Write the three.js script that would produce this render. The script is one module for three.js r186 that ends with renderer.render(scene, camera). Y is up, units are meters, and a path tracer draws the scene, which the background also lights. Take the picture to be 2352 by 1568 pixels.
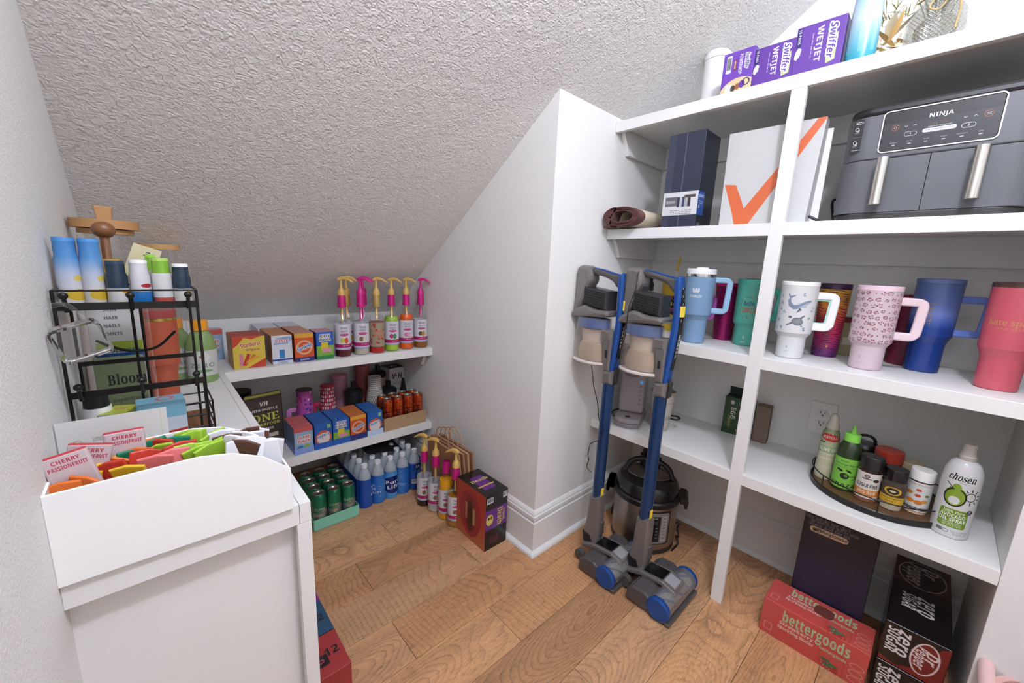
import * as THREE from 'three';
import { RoundedBoxGeometry } from 'three/addons/geometries/RoundedBoxGeometry.js';
import { mergeGeometries } from 'three/addons/utils/BufferGeometryUtils.js';

// ---------- camera, light, exposure ----------
const scene = new THREE.Scene();
scene.background = new THREE.Color(0x000000);
const camera = new THREE.PerspectiveCamera(81.56, 1.5, 0.05, 30);
camera.position.set(-1.0782, 1.16, 0.979);
camera.rotation.set(-0.18914, -0.74966, 0.045065, 'YXZ');
scene.add(camera);
const renderer = new THREE.WebGLRenderer({ antialias: true });
renderer.toneMapping = THREE.LinearToneMapping;
renderer.toneMappingExposure = 1.19;
renderer.shadowMap.enabled = true;
const CEIL = 2.42, LAMPS = [                               // ceiling fixtures; each light is added in its fixture's builder
  { x: -0.75, y: CEIL, z: 1.15, power: 3.6, color: 0xe9eeff, soft: 3.4 },
  { x: 0.17, y: CEIL, z: 1.05, power: 0.4, color: 0xe9eeff, soft: 2.0 },
];

// ---------- helpers ----------
let seed = 7;
const rnd = () => { seed = (seed + 0x6d2b79f5) | 0; let t = Math.imul(seed ^ (seed >>> 15), 1 | seed); t = (t + Math.imul(t ^ (t >>> 7), 61 | t)) ^ t; return ((t ^ (t >>> 14)) >>> 0) / 4294967296; };
const rr = (a, b) => a + (b - a) * rnd();
const PI = Math.PI, V3 = (x, y, z) => new THREE.Vector3(x, y, z);
const CAM = [-1.0782, 0.979];
const toCam = (x, z) => Math.atan2(CAM[0] - x, CAM[1] - z);
const used = {};
function numbered(n) { if (!(n in used)) { used[n] = 0; return n; } used[n]++; return n + '_' + String(used[n]).padStart(3, '0'); }
function tag(o, label, category, group, kind) {
  if (label) o.userData.label = label; if (category) o.userData.category = category;
  if (group) o.userData.group = group; if (kind) o.userData.kind = kind; return o;
}
function thing(name, label, category, [x, y, z] = [0, 0, 0], turn = 0, group) {
  const o = new THREE.Group(); o.name = numbered(name); scene.add(o);
  o.position.set(x, y, z); o.rotation.y = turn; return tag(o, label, category, group);
}
function structure(name, pos = [0, 0, 0]) { const o = new THREE.Group(); o.name = name; o.position.set(...pos); o.userData.kind = 'structure'; scene.add(o); return o; }
const clean = (g) => { const q = g.index ? g.toNonIndexed() : g; for (const k of Object.keys(q.attributes)) if (!['position', 'normal', 'uv'].includes(k)) q.deleteAttribute(k); if (!q.attributes.uv) q.setAttribute('uv', new THREE.BufferAttribute(new Float32Array(q.attributes.position.count * 2), 2)); q.morphAttributes = {}; q.clearGroups(); return q; };
function add(parent, name, geos, material) {
  const list = (Array.isArray(geos) ? geos : [geos]).map(clean);
  const m = new THREE.Mesh(list.length > 1 ? mergeGeometries(list) : list[0], material);
  m.name = parent ? name : numbered(name); m.castShadow = m.receiveShadow = true; (parent || scene).add(m); return m;
}
function copyOf(o, label, [x, y, z], turn, group) {
  const c = o.clone(); c.name = numbered(o.name.replace(/_\d{3}$/, '')); scene.add(c); c.position.set(x, y, z); if (turn !== undefined) c.rotation.y = turn;
  c.userData = { ...o.userData, label }; if (group) c.userData.group = group; return c;
}
const ORD = ['first', 'second', 'third', 'fourth', 'fifth', 'sixth', 'seventh', 'eighth', 'ninth', 'tenth'];
// materials
const mats = new Map();
function mat(color, rough = 0.6, metal = 0, extra = {}) {
  const key = [color, rough, metal, JSON.stringify(extra)].join();
  if (!mats.has(key)) { const T = Object.keys(extra).length ? THREE.MeshPhysicalMaterial : THREE.MeshStandardMaterial; mats.set(key, new T({ color, roughness: rough, metalness: metal, ...extra })); }
  return mats.get(key);
}
const glass = (color = 0xffffff, rough = 0.03) => mat(color, rough, 0, { transmission: 1, thickness: 0, ior: 1.45 });
const film = mat(0xffffff, 0.08, 0, { transmission: 1, thickness: 0, ior: 1.3 });
const STEEL = mat(0xb9b6b0, 0.28, 1), CHROME = mat(0xd8d8d8, 0.12, 1), BLACK = mat(0x17161a, 0.38), DARK = mat(0x2a2828, 0.5), WHITE = mat(0xf2f2f0, 0.35), GOLD = mat(0xc9a45c, 0.35), IRON = mat(0x191614, 0.35, 0.3);
// geometry
const move = (g, x = 0, y = 0, z = 0, rx = 0, ry = 0, rz = 0) => { if (rx || ry || rz) g.applyMatrix4(new THREE.Matrix4().makeRotationFromEuler(new THREE.Euler(rx, ry, rz))); return g.translate(x, y, z); };
function box(w, h, d, x = 0, y = 0, z = 0, r = 0, seg = 1) { return (r ? new RoundedBoxGeometry(w, h, d, seg, r) : new THREE.BoxGeometry(w, h, d)).translate(x, y, z); }
const bx = (x0, x1, y0, y1, z0, z1, r = 0) => box(x1 - x0, y1 - y0, z1 - z0, (x0 + x1) / 2, (y0 + y1) / 2, (z0 + z1) / 2, r);
function lathe(pts, seg = 40, arc = 2 * PI) {            // u runs round with u = 0.5 at +z, v from the lowest to the highest point; corners stay crisp
  const lo = Math.min(...pts.map((p) => p[1])), hi = Math.max(...pts.map((p) => p[1])), runs = [[pts[0]]];
  for (let i = 1; i < pts.length; i++) {
    runs.at(-1).push(pts[i]);
    if (i < pts.length - 1) {
      const a = Math.atan2(pts[i][1] - pts[i - 1][1], pts[i][0] - pts[i - 1][0]), b = Math.atan2(pts[i + 1][1] - pts[i][1], pts[i + 1][0] - pts[i][0]);
      let d = Math.abs(a - b); if (d > PI) d = 2 * PI - d; if (d > 0.6) runs.push([pts[i]]);
    }
  }
  const gs = runs.map((r) => clean(new THREE.LatheGeometry(r.map((p) => new THREE.Vector2(Math.max(p[0], 1e-5), p[1])), seg, -arc / 2, arc)));
  const g = gs.length > 1 ? mergeGeometries(gs) : gs[0], p = g.attributes.position, uv = g.attributes.uv;
  for (let i = 0; i < p.count; i++) uv.setY(i, (p.getY(i) - lo) / (hi - lo || 1));
  return g;
}
const cyl = (r0, r1, h, x = 0, y = 0, z = 0, seg = 28) => lathe([[0, 0], [r0, 0], [r1, h], [0, h]], seg).translate(x, y, z);
const sph = (r, x, y, z, sy = 1, seg = 16) => new THREE.SphereGeometry(r, seg, Math.ceil(seg * 0.7)).scale(1, sy, 1).translate(x, y, z);
function tube(pts, r, closed = false, seg = 0, rs = 8) {
  const c = new THREE.CatmullRomCurve3(pts.map((p) => V3(...p)), closed, 'catmullrom', 0.5);
  const g = [new THREE.TubeGeometry(c, seg || pts.length * 6, r, rs, closed)];
  if (!closed) for (const p of [pts[0], pts.at(-1)]) g.push(new THREE.SphereGeometry(r, 8, 6).translate(...p));
  return mergeGeometries(g.map(clean));
}
function rod(a, b, r, rs = 8) {                          // straight bar
  const A = V3(...a), B = V3(...b), d = B.clone().sub(A), g = new THREE.CylinderGeometry(r, r, d.length(), rs);
  g.applyQuaternion(new THREE.Quaternion().setFromUnitVectors(V3(0, 1, 0), d.normalize())); return clean(g.translate((A.x + B.x) / 2, (A.y + B.y) / 2, (A.z + B.z) / 2));
}
const wire = (pts, r) => pts.slice(1).map((p, i) => rod(pts[i], p, r)).concat(pts.slice(1, -1).map((p) => new THREE.SphereGeometry(r, 8, 6).translate(...p)));
function shape(pts) { const s = new THREE.Shape(); pts.forEach((p, i) => (i ? s.lineTo(...p) : s.moveTo(...p))); return s; }
function smooth(pts, n = 8) { return new THREE.CatmullRomCurve3(pts.map((p) => V3(p[0], p[1], 0)), true, 'catmullrom', 0.5).getPoints(pts.length * n).slice(0, -1).map((p) => [p.x, p.y]); }
function ext(s, depth, bevel = 0, holes = []) {          // outline in x, y; thickness centred on z = 0
  const S = Array.isArray(s) ? shape(s) : s; for (const h of holes) S.holes.push(new THREE.Path(h.map((p) => new THREE.Vector2(...p))));
  return clean(new THREE.ExtrudeGeometry(S, { depth: depth - 2 * bevel, bevelEnabled: bevel > 0, bevelSize: bevel, bevelThickness: bevel, bevelOffset: -bevel, bevelSegments: 2, curveSegments: 12 }).translate(0, 0, -depth / 2 + bevel));
}
function roundRect(w, h, r, x = 0, y = 0) {
  const s = new THREE.Shape(), a = x - w / 2, b = y - h / 2; s.moveTo(a + r, b);
  s.lineTo(a + w - r, b); s.absarc(a + w - r, b + r, r, -PI / 2, 0); s.lineTo(a + w, b + h - r); s.absarc(a + w - r, b + h - r, r, 0, PI / 2);
  s.lineTo(a + r, b + h); s.absarc(a + r, b + h - r, r, PI / 2, PI); s.lineTo(a, b + r); s.absarc(a + r, b + r, r, PI, 1.5 * PI); return s;
}
function sweep(profile, path) {                           // mitred moulding: profile [out, y], path [x, z]; out is to the right of travel
  const n = path.length, off = path.map((p, i) => {
    const d = (a, b) => { const l = Math.hypot(b[0] - a[0], b[1] - a[1]); return [(b[0] - a[0]) / l, (b[1] - a[1]) / l]; };
    const a = d(path[Math.max(i - 1, 0)], path[Math.max(i, 1)]), b = d(path[Math.min(i, n - 2)], path[Math.min(i + 1, n - 1)]);
    const na = [-a[1], a[0]], nb = [-b[1], b[0]], m = [na[0] + nb[0], na[1] + nb[1]], k = 2 / (m[0] * m[0] + m[1] * m[1]); return [m[0] * k, m[1] * k];
  });
  const pos = [], at = (i, [o, y]) => [path[i][0] + off[i][0] * o, y, path[i][1] + off[i][1] * o];
  for (let i = 0; i < n - 1; i++) for (let j = 0; j < profile.length - 1; j++) {
    const a = at(i, profile[j]), b = at(i + 1, profile[j]), c = at(i + 1, profile[j + 1]), d = at(i, profile[j + 1]); pos.push(...a, ...b, ...c, ...a, ...c, ...d);
  }
  const g = new THREE.BufferGeometry(); g.setAttribute('position', new THREE.Float32BufferAttribute(pos, 3)); g.computeVertexNormals(); return clean(g);
}
// ---------- printed artwork: one canvas page holds many labels ----------
const PAGE = 2048, pages = [];
function newPage() {
  const c = document.createElement('canvas'); c.width = c.height = PAGE; const t = new THREE.CanvasTexture(c); t.colorSpace = THREE.SRGBColorSpace;
  pages.push({ c, x: c.getContext('2d'), px: 0, py: 0, row: 0, t, m: {} });
}
newPage();
function art(w, h, draw) {
  w = Math.ceil(w); h = Math.ceil(h); let p = pages.at(-1);
  if (p.px + w + 4 > PAGE) { p.px = 0; p.py += p.row; p.row = 0; }
  if (p.py + h + 4 > PAGE) { newPage(); p = pages.at(-1); }
  const x = p.px + 2, y = p.py + 2; p.px += w + 4; p.row = Math.max(p.row, h + 4);
  p.x.save(); p.x.translate(x, y); p.x.beginPath(); p.x.rect(-2, -2, w + 4, h + 4); p.x.clip(); draw(p.x, w, h); p.x.restore();
  return { p, u0: (x + 0.5) / PAGE, v0: 1 - (y + h - 0.5) / PAGE, du: (w - 1) / PAGE, dv: (h - 1) / PAGE };
}
const FIN = { matte: [0.75], satin: [0.45], gloss: [0.22], metal: [0.3, 0.85], foil: [0.35, 0.6] };
const pm = (a, fin = 'satin') => a.p.m[fin] ??= new THREE.MeshStandardMaterial({ map: a.p.t, color: 0xdedede, roughness: FIN[fin][0], metalness: FIN[fin][1] || 0 });
const uvTo = (g, a, sub = [0, 0, 1, 1]) => { g = clean(g); const uv = g.attributes.uv; for (let i = 0; i < uv.count; i++) uv.setXY(i, a.u0 + a.du * (sub[0] + sub[2] * uv.getX(i)), a.v0 + a.dv * (sub[1] + sub[3] * uv.getY(i))); return g; };
const planar = (g, ax = 'x', ay = 'y') => { g = clean(g); g.computeBoundingBox(); const b = g.boundingBox, p = g.attributes.position, uv = g.attributes.uv, I = { x: 0, y: 1, z: 2 }; for (let i = 0; i < p.count; i++) uv.setXY(i, (p.array[i * 3 + I[ax]] - b.min[ax]) / (b.max[ax] - b.min[ax]), (p.array[i * 3 + I[ay]] - b.min[ay]) / (b.max[ay] - b.min[ay])); return g; };
const fill = (c, col, x, y, w, h) => { c.fillStyle = col; c.fillRect(x, y, w, h); };
const ell = (c, col, x, y, a, b = a, rot = 0, line = 0) => { c.beginPath(); c.ellipse(x, y, a, b, rot, 0, 2 * PI); if (line) { c.lineWidth = line; c.strokeStyle = col; c.stroke(); } else { c.fillStyle = col; c.fill(); } };
const poly = (c, col, pts, line = 0) => { c.beginPath(); pts.forEach((p, i) => (i ? c.lineTo(...p) : c.moveTo(...p))); if (line) { c.lineWidth = line; c.lineJoin = c.lineCap = 'round'; c.strokeStyle = col; c.stroke(); } else { c.closePath(); c.fillStyle = col; c.fill(); } };
const grad = (c, x0, y0, x1, y1, ...stops) => { const g = c.createLinearGradient(x0, y0, x1, y1); stops.forEach((s, i) => g.addColorStop(i / (stops.length - 1), s)); return g; };
function T(c, s, x, y, px, col, o = {}) {
  c.save(); c.translate(x, y); if (o.rot) c.rotate(o.rot); if (o.skew) c.transform(1, 0, -o.skew, 1, 0, 0);
  c.font = (o.b === 0 ? '' : 'bold ') + px + 'px ' + (o.f || 'sans-serif'); c.textAlign = o.al || 'center'; c.textBaseline = 'middle';
  if (o.w) { const k = o.w / c.measureText(s).width; c.scale(k, o.ky || 1); }
  if (o.st) { c.lineJoin = 'round'; c.lineWidth = o.sw || px * 0.2; c.strokeStyle = o.st; c.strokeText(s, 0, 0); }
  c.fillStyle = col; c.fillText(s, 0, 0); c.restore();
}
const small = (c, col, x, y, w, n, lh) => { for (let i = 0; i < n; i++) { let a = x; while (a < x + w * 0.96) { const l = Math.min(rr(lh * 0.8, lh * 2.6), x + w - a); fill(c, col, a, y + i * lh, l, lh * 0.42); a += l + lh * 0.4; } } };
const bars = (c, x, y, w, h) => { fill(c, '#f4f4f4', x, y, w, h); let a = x + w * 0.08; while (a < x + w * 0.9) { const l = rr(w * 0.01, w * 0.05); fill(c, '#222', a, y + h * 0.1, l, h * 0.7); a += l + rr(w * 0.015, w * 0.05); } };
// carton with its own print; base at y = 0, front towards +z
function carton(w, h, d, px, faces, r = 0.0015) {
  const W = w * px, H = h * px, D = d * px, a = art(W + D, H + D, (c) => {
    const on = (x, y, ww, hh, f) => { c.save(); c.translate(x, y); c.beginPath(); c.rect(-1, -1, ww + 2, hh + 2); c.clip(); f(c, ww, hh); c.restore(); };
    fill(c, faces.base, -2, -2, W + D + 4, H + D + 4);
    if (faces.front) on(0, D, W, H, faces.front); if (faces.side) on(W, D, D, H, faces.side); if (faces.top) on(0, 0, W, D, faces.top);
  });
  const g = clean(r ? new RoundedBoxGeometry(w, h, d, 1, r) : new THREE.BoxGeometry(w, h, d)), p = g.attributes.position, n = g.attributes.normal, uv = g.attributes.uv, cl = (t) => Math.min(Math.max(t, 0.002), 0.998);
  for (let i = 0; i < p.count; i += 3) {
    let nx = 0, ny = 0, nz = 0; for (let k = 0; k < 3; k++) { nx += n.getX(i + k); ny += n.getY(i + k); nz += n.getZ(i + k); }
    const ax = Math.abs(nx), ay = Math.abs(ny), az = Math.abs(nz);
    for (let k = i; k < i + 3; k++) {
      const X = cl(p.getX(k) / w + 0.5), Y = cl(p.getY(k) / h + 0.5), Z = cl(p.getZ(k) / d + 0.5); let s, t;     // s right, t down, in sheet pixels
      if (az >= ax && az >= ay && (nz > 0 || faces.both)) { s = (nz > 0 ? X : 1 - X) * W; t = D + (1 - Y) * H; } else if (ax >= ay && ax >= az) { s = W + (nx > 0 ? 1 - Z : Z) * D; t = D + (1 - Y) * H; } else if (ay >= ax && ay >= az && ny > 0) { s = X * W; t = Z * D; } else { s = W + D * 0.5; t = D * 0.5; }
      uv.setXY(k, a.u0 + a.du * s / (W + D), a.v0 + a.dv * (1 - t / (H + D)));
    }
  }
  return { g: g.translate(0, h / 2, 0), a };
}
function noiseTex(w, h, f, srgb = false) {
  const d = new Uint8Array(w * h * 4); for (let y = 0, i = 0; y < h; y++) for (let x = 0; x < w; x++, i += 4) { const v = f(x, y); if (typeof v === 'number') d[i] = d[i + 1] = d[i + 2] = v * 255; else { d[i] = v[0]; d[i + 1] = v[1]; d[i + 2] = v[2]; } d[i + 3] = 255; }
  const t = new THREE.DataTexture(d, w, h); t.wrapS = t.wrapT = THREE.RepeatWrapping; t.magFilter = THREE.LinearFilter; t.minFilter = THREE.LinearFilter; if (srgb) t.colorSpace = THREE.SRGBColorSpace; t.needsUpdate = true; return t;
}
const hash = (x, y, s = 0) => { let h = Math.imul(x | 0, 374761393) + Math.imul(y | 0, 668265263) + Math.imul(s + 1, 1274126177); h = Math.imul(h ^ (h >>> 13), 1274126177); return ((h ^ (h >>> 16)) >>> 0) / 4294967296; };
function vn(x, y, px, py, s = 0) {                       // value noise, periodic in px, py
  const xi = Math.floor(x), yi = Math.floor(y), fx = x - xi, fy = y - yi, u = fx * fx * (3 - 2 * fx), v = fy * fy * (3 - 2 * fy), m = (a, b) => ((a % b) + b) % b;
  const h = (a, b) => hash(m(a, px), m(b, py), s); return (h(xi, yi) * (1 - u) + h(xi + 1, yi) * u) * (1 - v) + (h(xi, yi + 1) * (1 - u) + h(xi + 1, yi + 1) * u) * v;
}
const worldUV = (g, s = 1, ax = 'xz') => { g = clean(g); const p = g.attributes.position, uv = g.attributes.uv, I = { x: 0, y: 1, z: 2 }; for (let i = 0; i < p.count; i++) uv.setXY(i, p.array[i * 3 + I[ax[0]]] * s, p.array[i * 3 + I[ax[1]]] * s); return g; };
const Y1 = 1.727, Y2 = 1.3218, Y3 = 0.9094, Y4 = 0.5065, YC = 0.7195, YL = 0.3085;
// ---------- surfaces ----------
const orange = noiseTex(1024, 1024, (x, y) => {           // rolled paint on the walls
  const a = vn(x / 8, y / 8, 128, 128, 1), b = vn(x / 16, y / 16, 64, 64, 2), c = vn(x / 4, y / 4, 256, 256, 3); return 0.45 * a + 0.35 * b + 0.2 * c;
});
const knock = noiseTex(2048, 2048, (x, y) => {            // knock-down plaster of the sloped ceiling
  const wx = 10 * vn(x / 32, y / 32, 64, 64, 9), wy = 10 * vn(x / 32, y / 32, 64, 64, 11);
  const a = vn((x + wx) / 14, (y + wy) / 14, 146.2857 | 0, 146, 4), b = vn((x + wy) / 32, (y + wx) / 32, 64, 64, 5), c = vn(x / 6, y / 6, 341, 341, 6), d = vn(x / 128, y / 128, 16, 16, 7);
  const ridge = 1 - Math.abs(2 * a - 1), plate = Math.min(1, Math.max(0, (0.55 * b + 0.45 * a - 0.42) * 6));
  return Math.min(1, 0.4 * plate * (0.5 + 0.5 * d) + 0.35 * ridge * ridge + 0.25 * c);
});
knock.repeat.set(1 / 0.9, 1 / 0.9); orange.repeat.set(1 / 0.28, 1 / 0.28);
const wallMat = new THREE.MeshStandardMaterial({ color: 0xe8e7e3, roughness: 0.75, bumpMap: orange, bumpScale: 0.0007 });
const slopeMat = new THREE.MeshStandardMaterial({ color: 0xe8e6e2, roughness: 0.8, bumpMap: knock, bumpScale: 0.0026 });
const trimMat = new THREE.MeshStandardMaterial({ color: 0xe3e2df, roughness: 0.4 });
const S0 = 1.7453, SK = 0.716, SZ = (CEIL - S0) / SK;

// ---------- shell ----------
{
  const g = structure('wall_left'); add(g, 'wall_surface', worldUV(bx(-1.32, -1.2, 0, 2.6, -1.4, 2.42), 1, 'zy'), wallMat);
  const b = structure('wall_back'); add(b, 'wall_surface', worldUV(bx(-1.2, 0, 0, 0.9, -1.36, -1.25), 1, 'xy'), wallMat);
  const r = structure('wall_right'); add(r, 'wall_surface', worldUV(bx(0.735, 0.855, 0, 2.6, 0, 2.42), 1, 'zy'), wallMat);
  const f = structure('wall_front'); add(f, 'wall_surface', worldUV(bx(-1.2, 0.735, 0, 2.6, 2.3, 2.42), 1, 'xy'), wallMat);
  const c = structure('wall_column');                     // the boxed-out block: grey face towards the alcove, white face towards the shelves
  const cg = ext([[0, 0], [0, S0], [-1.25, S0 - 1.25 * SK], [-1.25, 0]], 0.855).translate(0, 0, 0.855 / 2);
  add(c, 'wall_surface', (() => { const q = move(cg, 0, 0, 0, 0, -PI / 2, 0); q.translate(0.855, 0, 0); const p = q.attributes.position, uv = q.attributes.uv, n = q.attributes.normal; for (let i = 0; i < p.count; i++) uv.setXY(i, Math.abs(n.getX(i)) > 0.5 ? p.getZ(i) : p.getX(i), p.getY(i)); q.computeBoundingBox(); const bb = q.boundingBox; q.translate(-bb.min.x, 0, -bb.max.z); return q; })(), wallMat);
  const s = structure('ceiling_slope'); const z0 = -1.4;
  const sg = ext([[z0, S0 + SK * z0], [SZ, CEIL], [SZ - 0.07, CEIL + 0.1], [z0 - 0.07, S0 + SK * z0 + 0.1]], 2.18); const q = move(sg, -0.23, 0, 0, 0, -PI / 2, 0);
  { const p = q.attributes.position, uv = q.attributes.uv; for (let i = 0; i < p.count; i++) { const z = p.getZ(i); uv.setXY(i, p.getX(i), z * 1.23); } }
  q.computeBoundingBox(); add(s, 'plaster', q, slopeMat);
  const cl = structure('ceiling'); add(cl, 'plaster', worldUV(bx(-1.32, 0.855, CEIL, CEIL + 0.1, SZ - 0.05, 2.42), 1, 'xz'), slopeMat);
}
// mouldings along the column, behind the shelves and on the right wall
{
  const prof = [[0.034, 0], [0.034, 0.006], [0.031, 0.013], [0.024, 0.018], [0.0165, 0.0195], [0.0165, 0.1385], [0.0125, 0.1425], [0.0125, 0.148], [0.0155, 0.152], [0.0155, 0.166], [0.0115, 0.1705], [0.0115, 0.1745], [0.008, 0.181], [0.0035, 0.1865], [0, 0.188]];
  const o = structure('baseboard_column'); add(o, 'moulding', sweep(prof, [[0, -1.25], [0, 0], [0.735, 0], [0.735, 2.3]]), trimMat);
}
// ---------- floor of single planks ----------
{
  const W = 2048, H = 1024, strips = 6;                   // six cuts of wood, each 1.7 m x 0.16 m
  const wood = noiseTex(W, H, (x, y) => {
    const k = Math.min(strips - 1, Math.floor(y * strips / H)), v = (y * strips / H - k) - 0.5, u = x / W;
    const cx = (vn(u * 3, 0, 3, 9, 20 + k) - 0.5) * [0.5, 0.15, 1.1, 0.9, 0.25, 1.2][k], dist = [0.34, 1.3, 0.16, 0.22, 0.9, 0.12][k];
    const hgt = dist * (1.2 + 0.9 * Math.sin(2 * PI * (u * [1, 1, 2, 1, 1, 2][k] + 0.17 * k))) + 0.25 * vn(u * 6, v * 1.5, 6, 99, 30 + k);
    const r = Math.hypot(v * 0.62 + cx * 0.4, hgt) * [26, 15, 30, 30, 17, 34][k] + 0.55 * vn(u * 20, v * 5, 20, 99, 40 + k) + 0.18 * vn(u * 90, v * 14, 90, 99, 45 + k);
    const f = r - Math.floor(r), ring = Math.pow(f, 5), mask = 0.35 + 0.65 * vn(u * 9, v * 3 + k, 9, 99, 50 + k), late = ring * mask;
    const pore = Math.pow(vn(u * 150, v * 70, 150, 999, 60 + k), 3.2) * 0.5 * (0.5 + 0.9 * vn(u * 30, v * 9, 30, 99, 61 + k)), fib = vn(u * 60, v * 150, 60, 999, 70 + k) - 0.5, tone = vn(u * 5, v * 4 + k * 7, 5, 99, 80 + k) - 0.5, fine = hash(x, y, 3) - 0.5;
    const d = 1 - 0.21 * late - 0.30 * pore + 0.10 * fib + 0.13 * tone + 0.05 * fine, w = late * 0.5 + pore * 0.5;
    return [Math.max(0, 205 * d - 8 * w), Math.max(0, 160 * d - 12 * w), Math.max(0, 119 * d - 12 * w)];
  }, true);
  const tones = [0xf2f0ee, 0xe6e0da, 0xfff6ec, 0xdcd3ca, 0xf4e8dc, 0xfffaf4].map((c) => new THREE.MeshStandardMaterial({ color: c, map: wood, roughness: 0.42 }));
  const fl = structure('floor'); add(fl, 'subfloor', bx(-1.32, 0.855, -0.06, -0.011, -1.36, 2.42), mat(0x3a2a1e, 0.9));
  const PW = 0.1625, known = { '-4': [-0.4016], '-3': [-1.1, -0.58], '-2': [-0.206], '-1': [-0.589], 0: [-1.1, -0.31], 1: [-0.72, 0.5], 2: [-0.25], 3: [-0.9, 0.3] };
  for (let i = -9; i < 14; i++) {
    const z0 = 0.0985 + i * PW, cuts = known[i] ? [...known[i]] : [rr(-1.0, -0.3), rr(0, 0.5)]; if (z0 > 2.4) break;
    const xs = [-1.2, ...cuts, 0.735];
    for (let j = 0; j < xs.length - 1; j++) {
      if (xs[j + 1] - xs[j] < 0.02) continue; const a = xs[j] + 0.0006, b = xs[j + 1] - 0.0006, zz0 = Math.max(z0 + 0.0005, -1.25), zz1 = Math.min(z0 + PW - 0.0005, 2.3); if (zz1 <= zz0) continue;
      const g = clean(new RoundedBoxGeometry(b - a, 0.011, zz1 - zz0, 1, 0.0009).translate((a + b) / 2, -0.0055, (zz0 + zz1) / 2)), k = Math.floor(rnd() * strips), ou = rnd(), flip = rnd() < 0.5 ? 1 : -1, p = g.attributes.position, uv = g.attributes.uv;
      for (let v = 0; v < p.count; v++) uv.setXY(v, ou + flip * p.getX(v) / 1.7, (k + 0.03 + 0.94 * Math.min(1, Math.max(0, (p.getZ(v) - z0) / PW))) / strips);
      add(fl, 'plank', g, tones[Math.floor(rnd() * tones.length)]);
    }
  }
}
// ---------- ceiling lamps ----------
LAMPS.forEach((L, i) => {
  const k = i ? 0.55 : 1, t = thing('ceiling_light', i ? 'small round ceiling lamp in front of the right shelves' : 'large round flush ceiling lamp behind the camera', 'lamp', [L.x, L.y, L.z]);
  add(t, 'base_plate', lathe([[0, 0], [0.165, 0], [0.165, -0.018], [0.155, -0.022], [0, -0.022]].reverse(), 40).scale(k, 1, k), WHITE);
  add(t, 'diffuser', lathe([[0, -0.045], [0.1, -0.042], [0.14, -0.034], [0.15, -0.0225], [0, -0.0225]], 40).scale(k, 1, k), mat(0xffffff, 0.6, 0, { emissive: 0xfff6ea, emissiveIntensity: 1.2 }));
  const l = new THREE.PointLight(L.color, L.power, 0, 2); l.name = 'lamp_light'; l.position.set(0, -0.13, 0); l.castShadow = true; l.shadow.radius = L.soft; t.add(l);
});
// ---------- built-in shelves on the right ----------
{
  const D = 0.399, L = 1.177, say = ['topmost white shelf on the right wall, under the sloped ceiling', 'second white shelf from the top, carrying the air fryer', 'third white shelf from the top, carrying the row of tumblers', 'lowest white shelf on the right wall, carrying the turntable tray'];
  [Y1, Y2, Y3, Y4].forEach((y, i) => {
    const t = thing('wall_shelf', say[i], 'shelf', [0.336, y - 0.038, 0]), o = 0.038;
    add(t, 'shelf_board', bx(0.0192, D, o - 0.019, o, 0.001, L), trimMat);
    add(t, 'front_trim', bx(0, 0.019, 0, o, 0.001, L, 0.0012), trimMat);
    add(t, 'back_cleat', bx(D - 0.019, D, o - 0.108, o - 0.0192, 0.0195, L), trimMat);
    add(t, 'side_cleat', ext([[0.03, o - 0.0192], [0.085, o - 0.108], [D, o - 0.108], [D, o - 0.0192]], 0.018, 0.0008).translate(0, 0, 0.0095), trimMat);
  });
  tag(add(null, 'shelf_post', bx(0.3354, 0.3544, 0, Y1 - 0.0385, 0.5836, 0.6217, 0.0012), trimMat), 'white upright post in front of the middle of the right shelves', 'post');
  tag(add(null, 'shelf_post', bx(0.3354, 0.735, 0, 2.05, L + 0.0005, L + 0.085, 0.0012), trimMat), 'white end post closing the right shelves at the edge of the picture', 'post');
}
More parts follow.
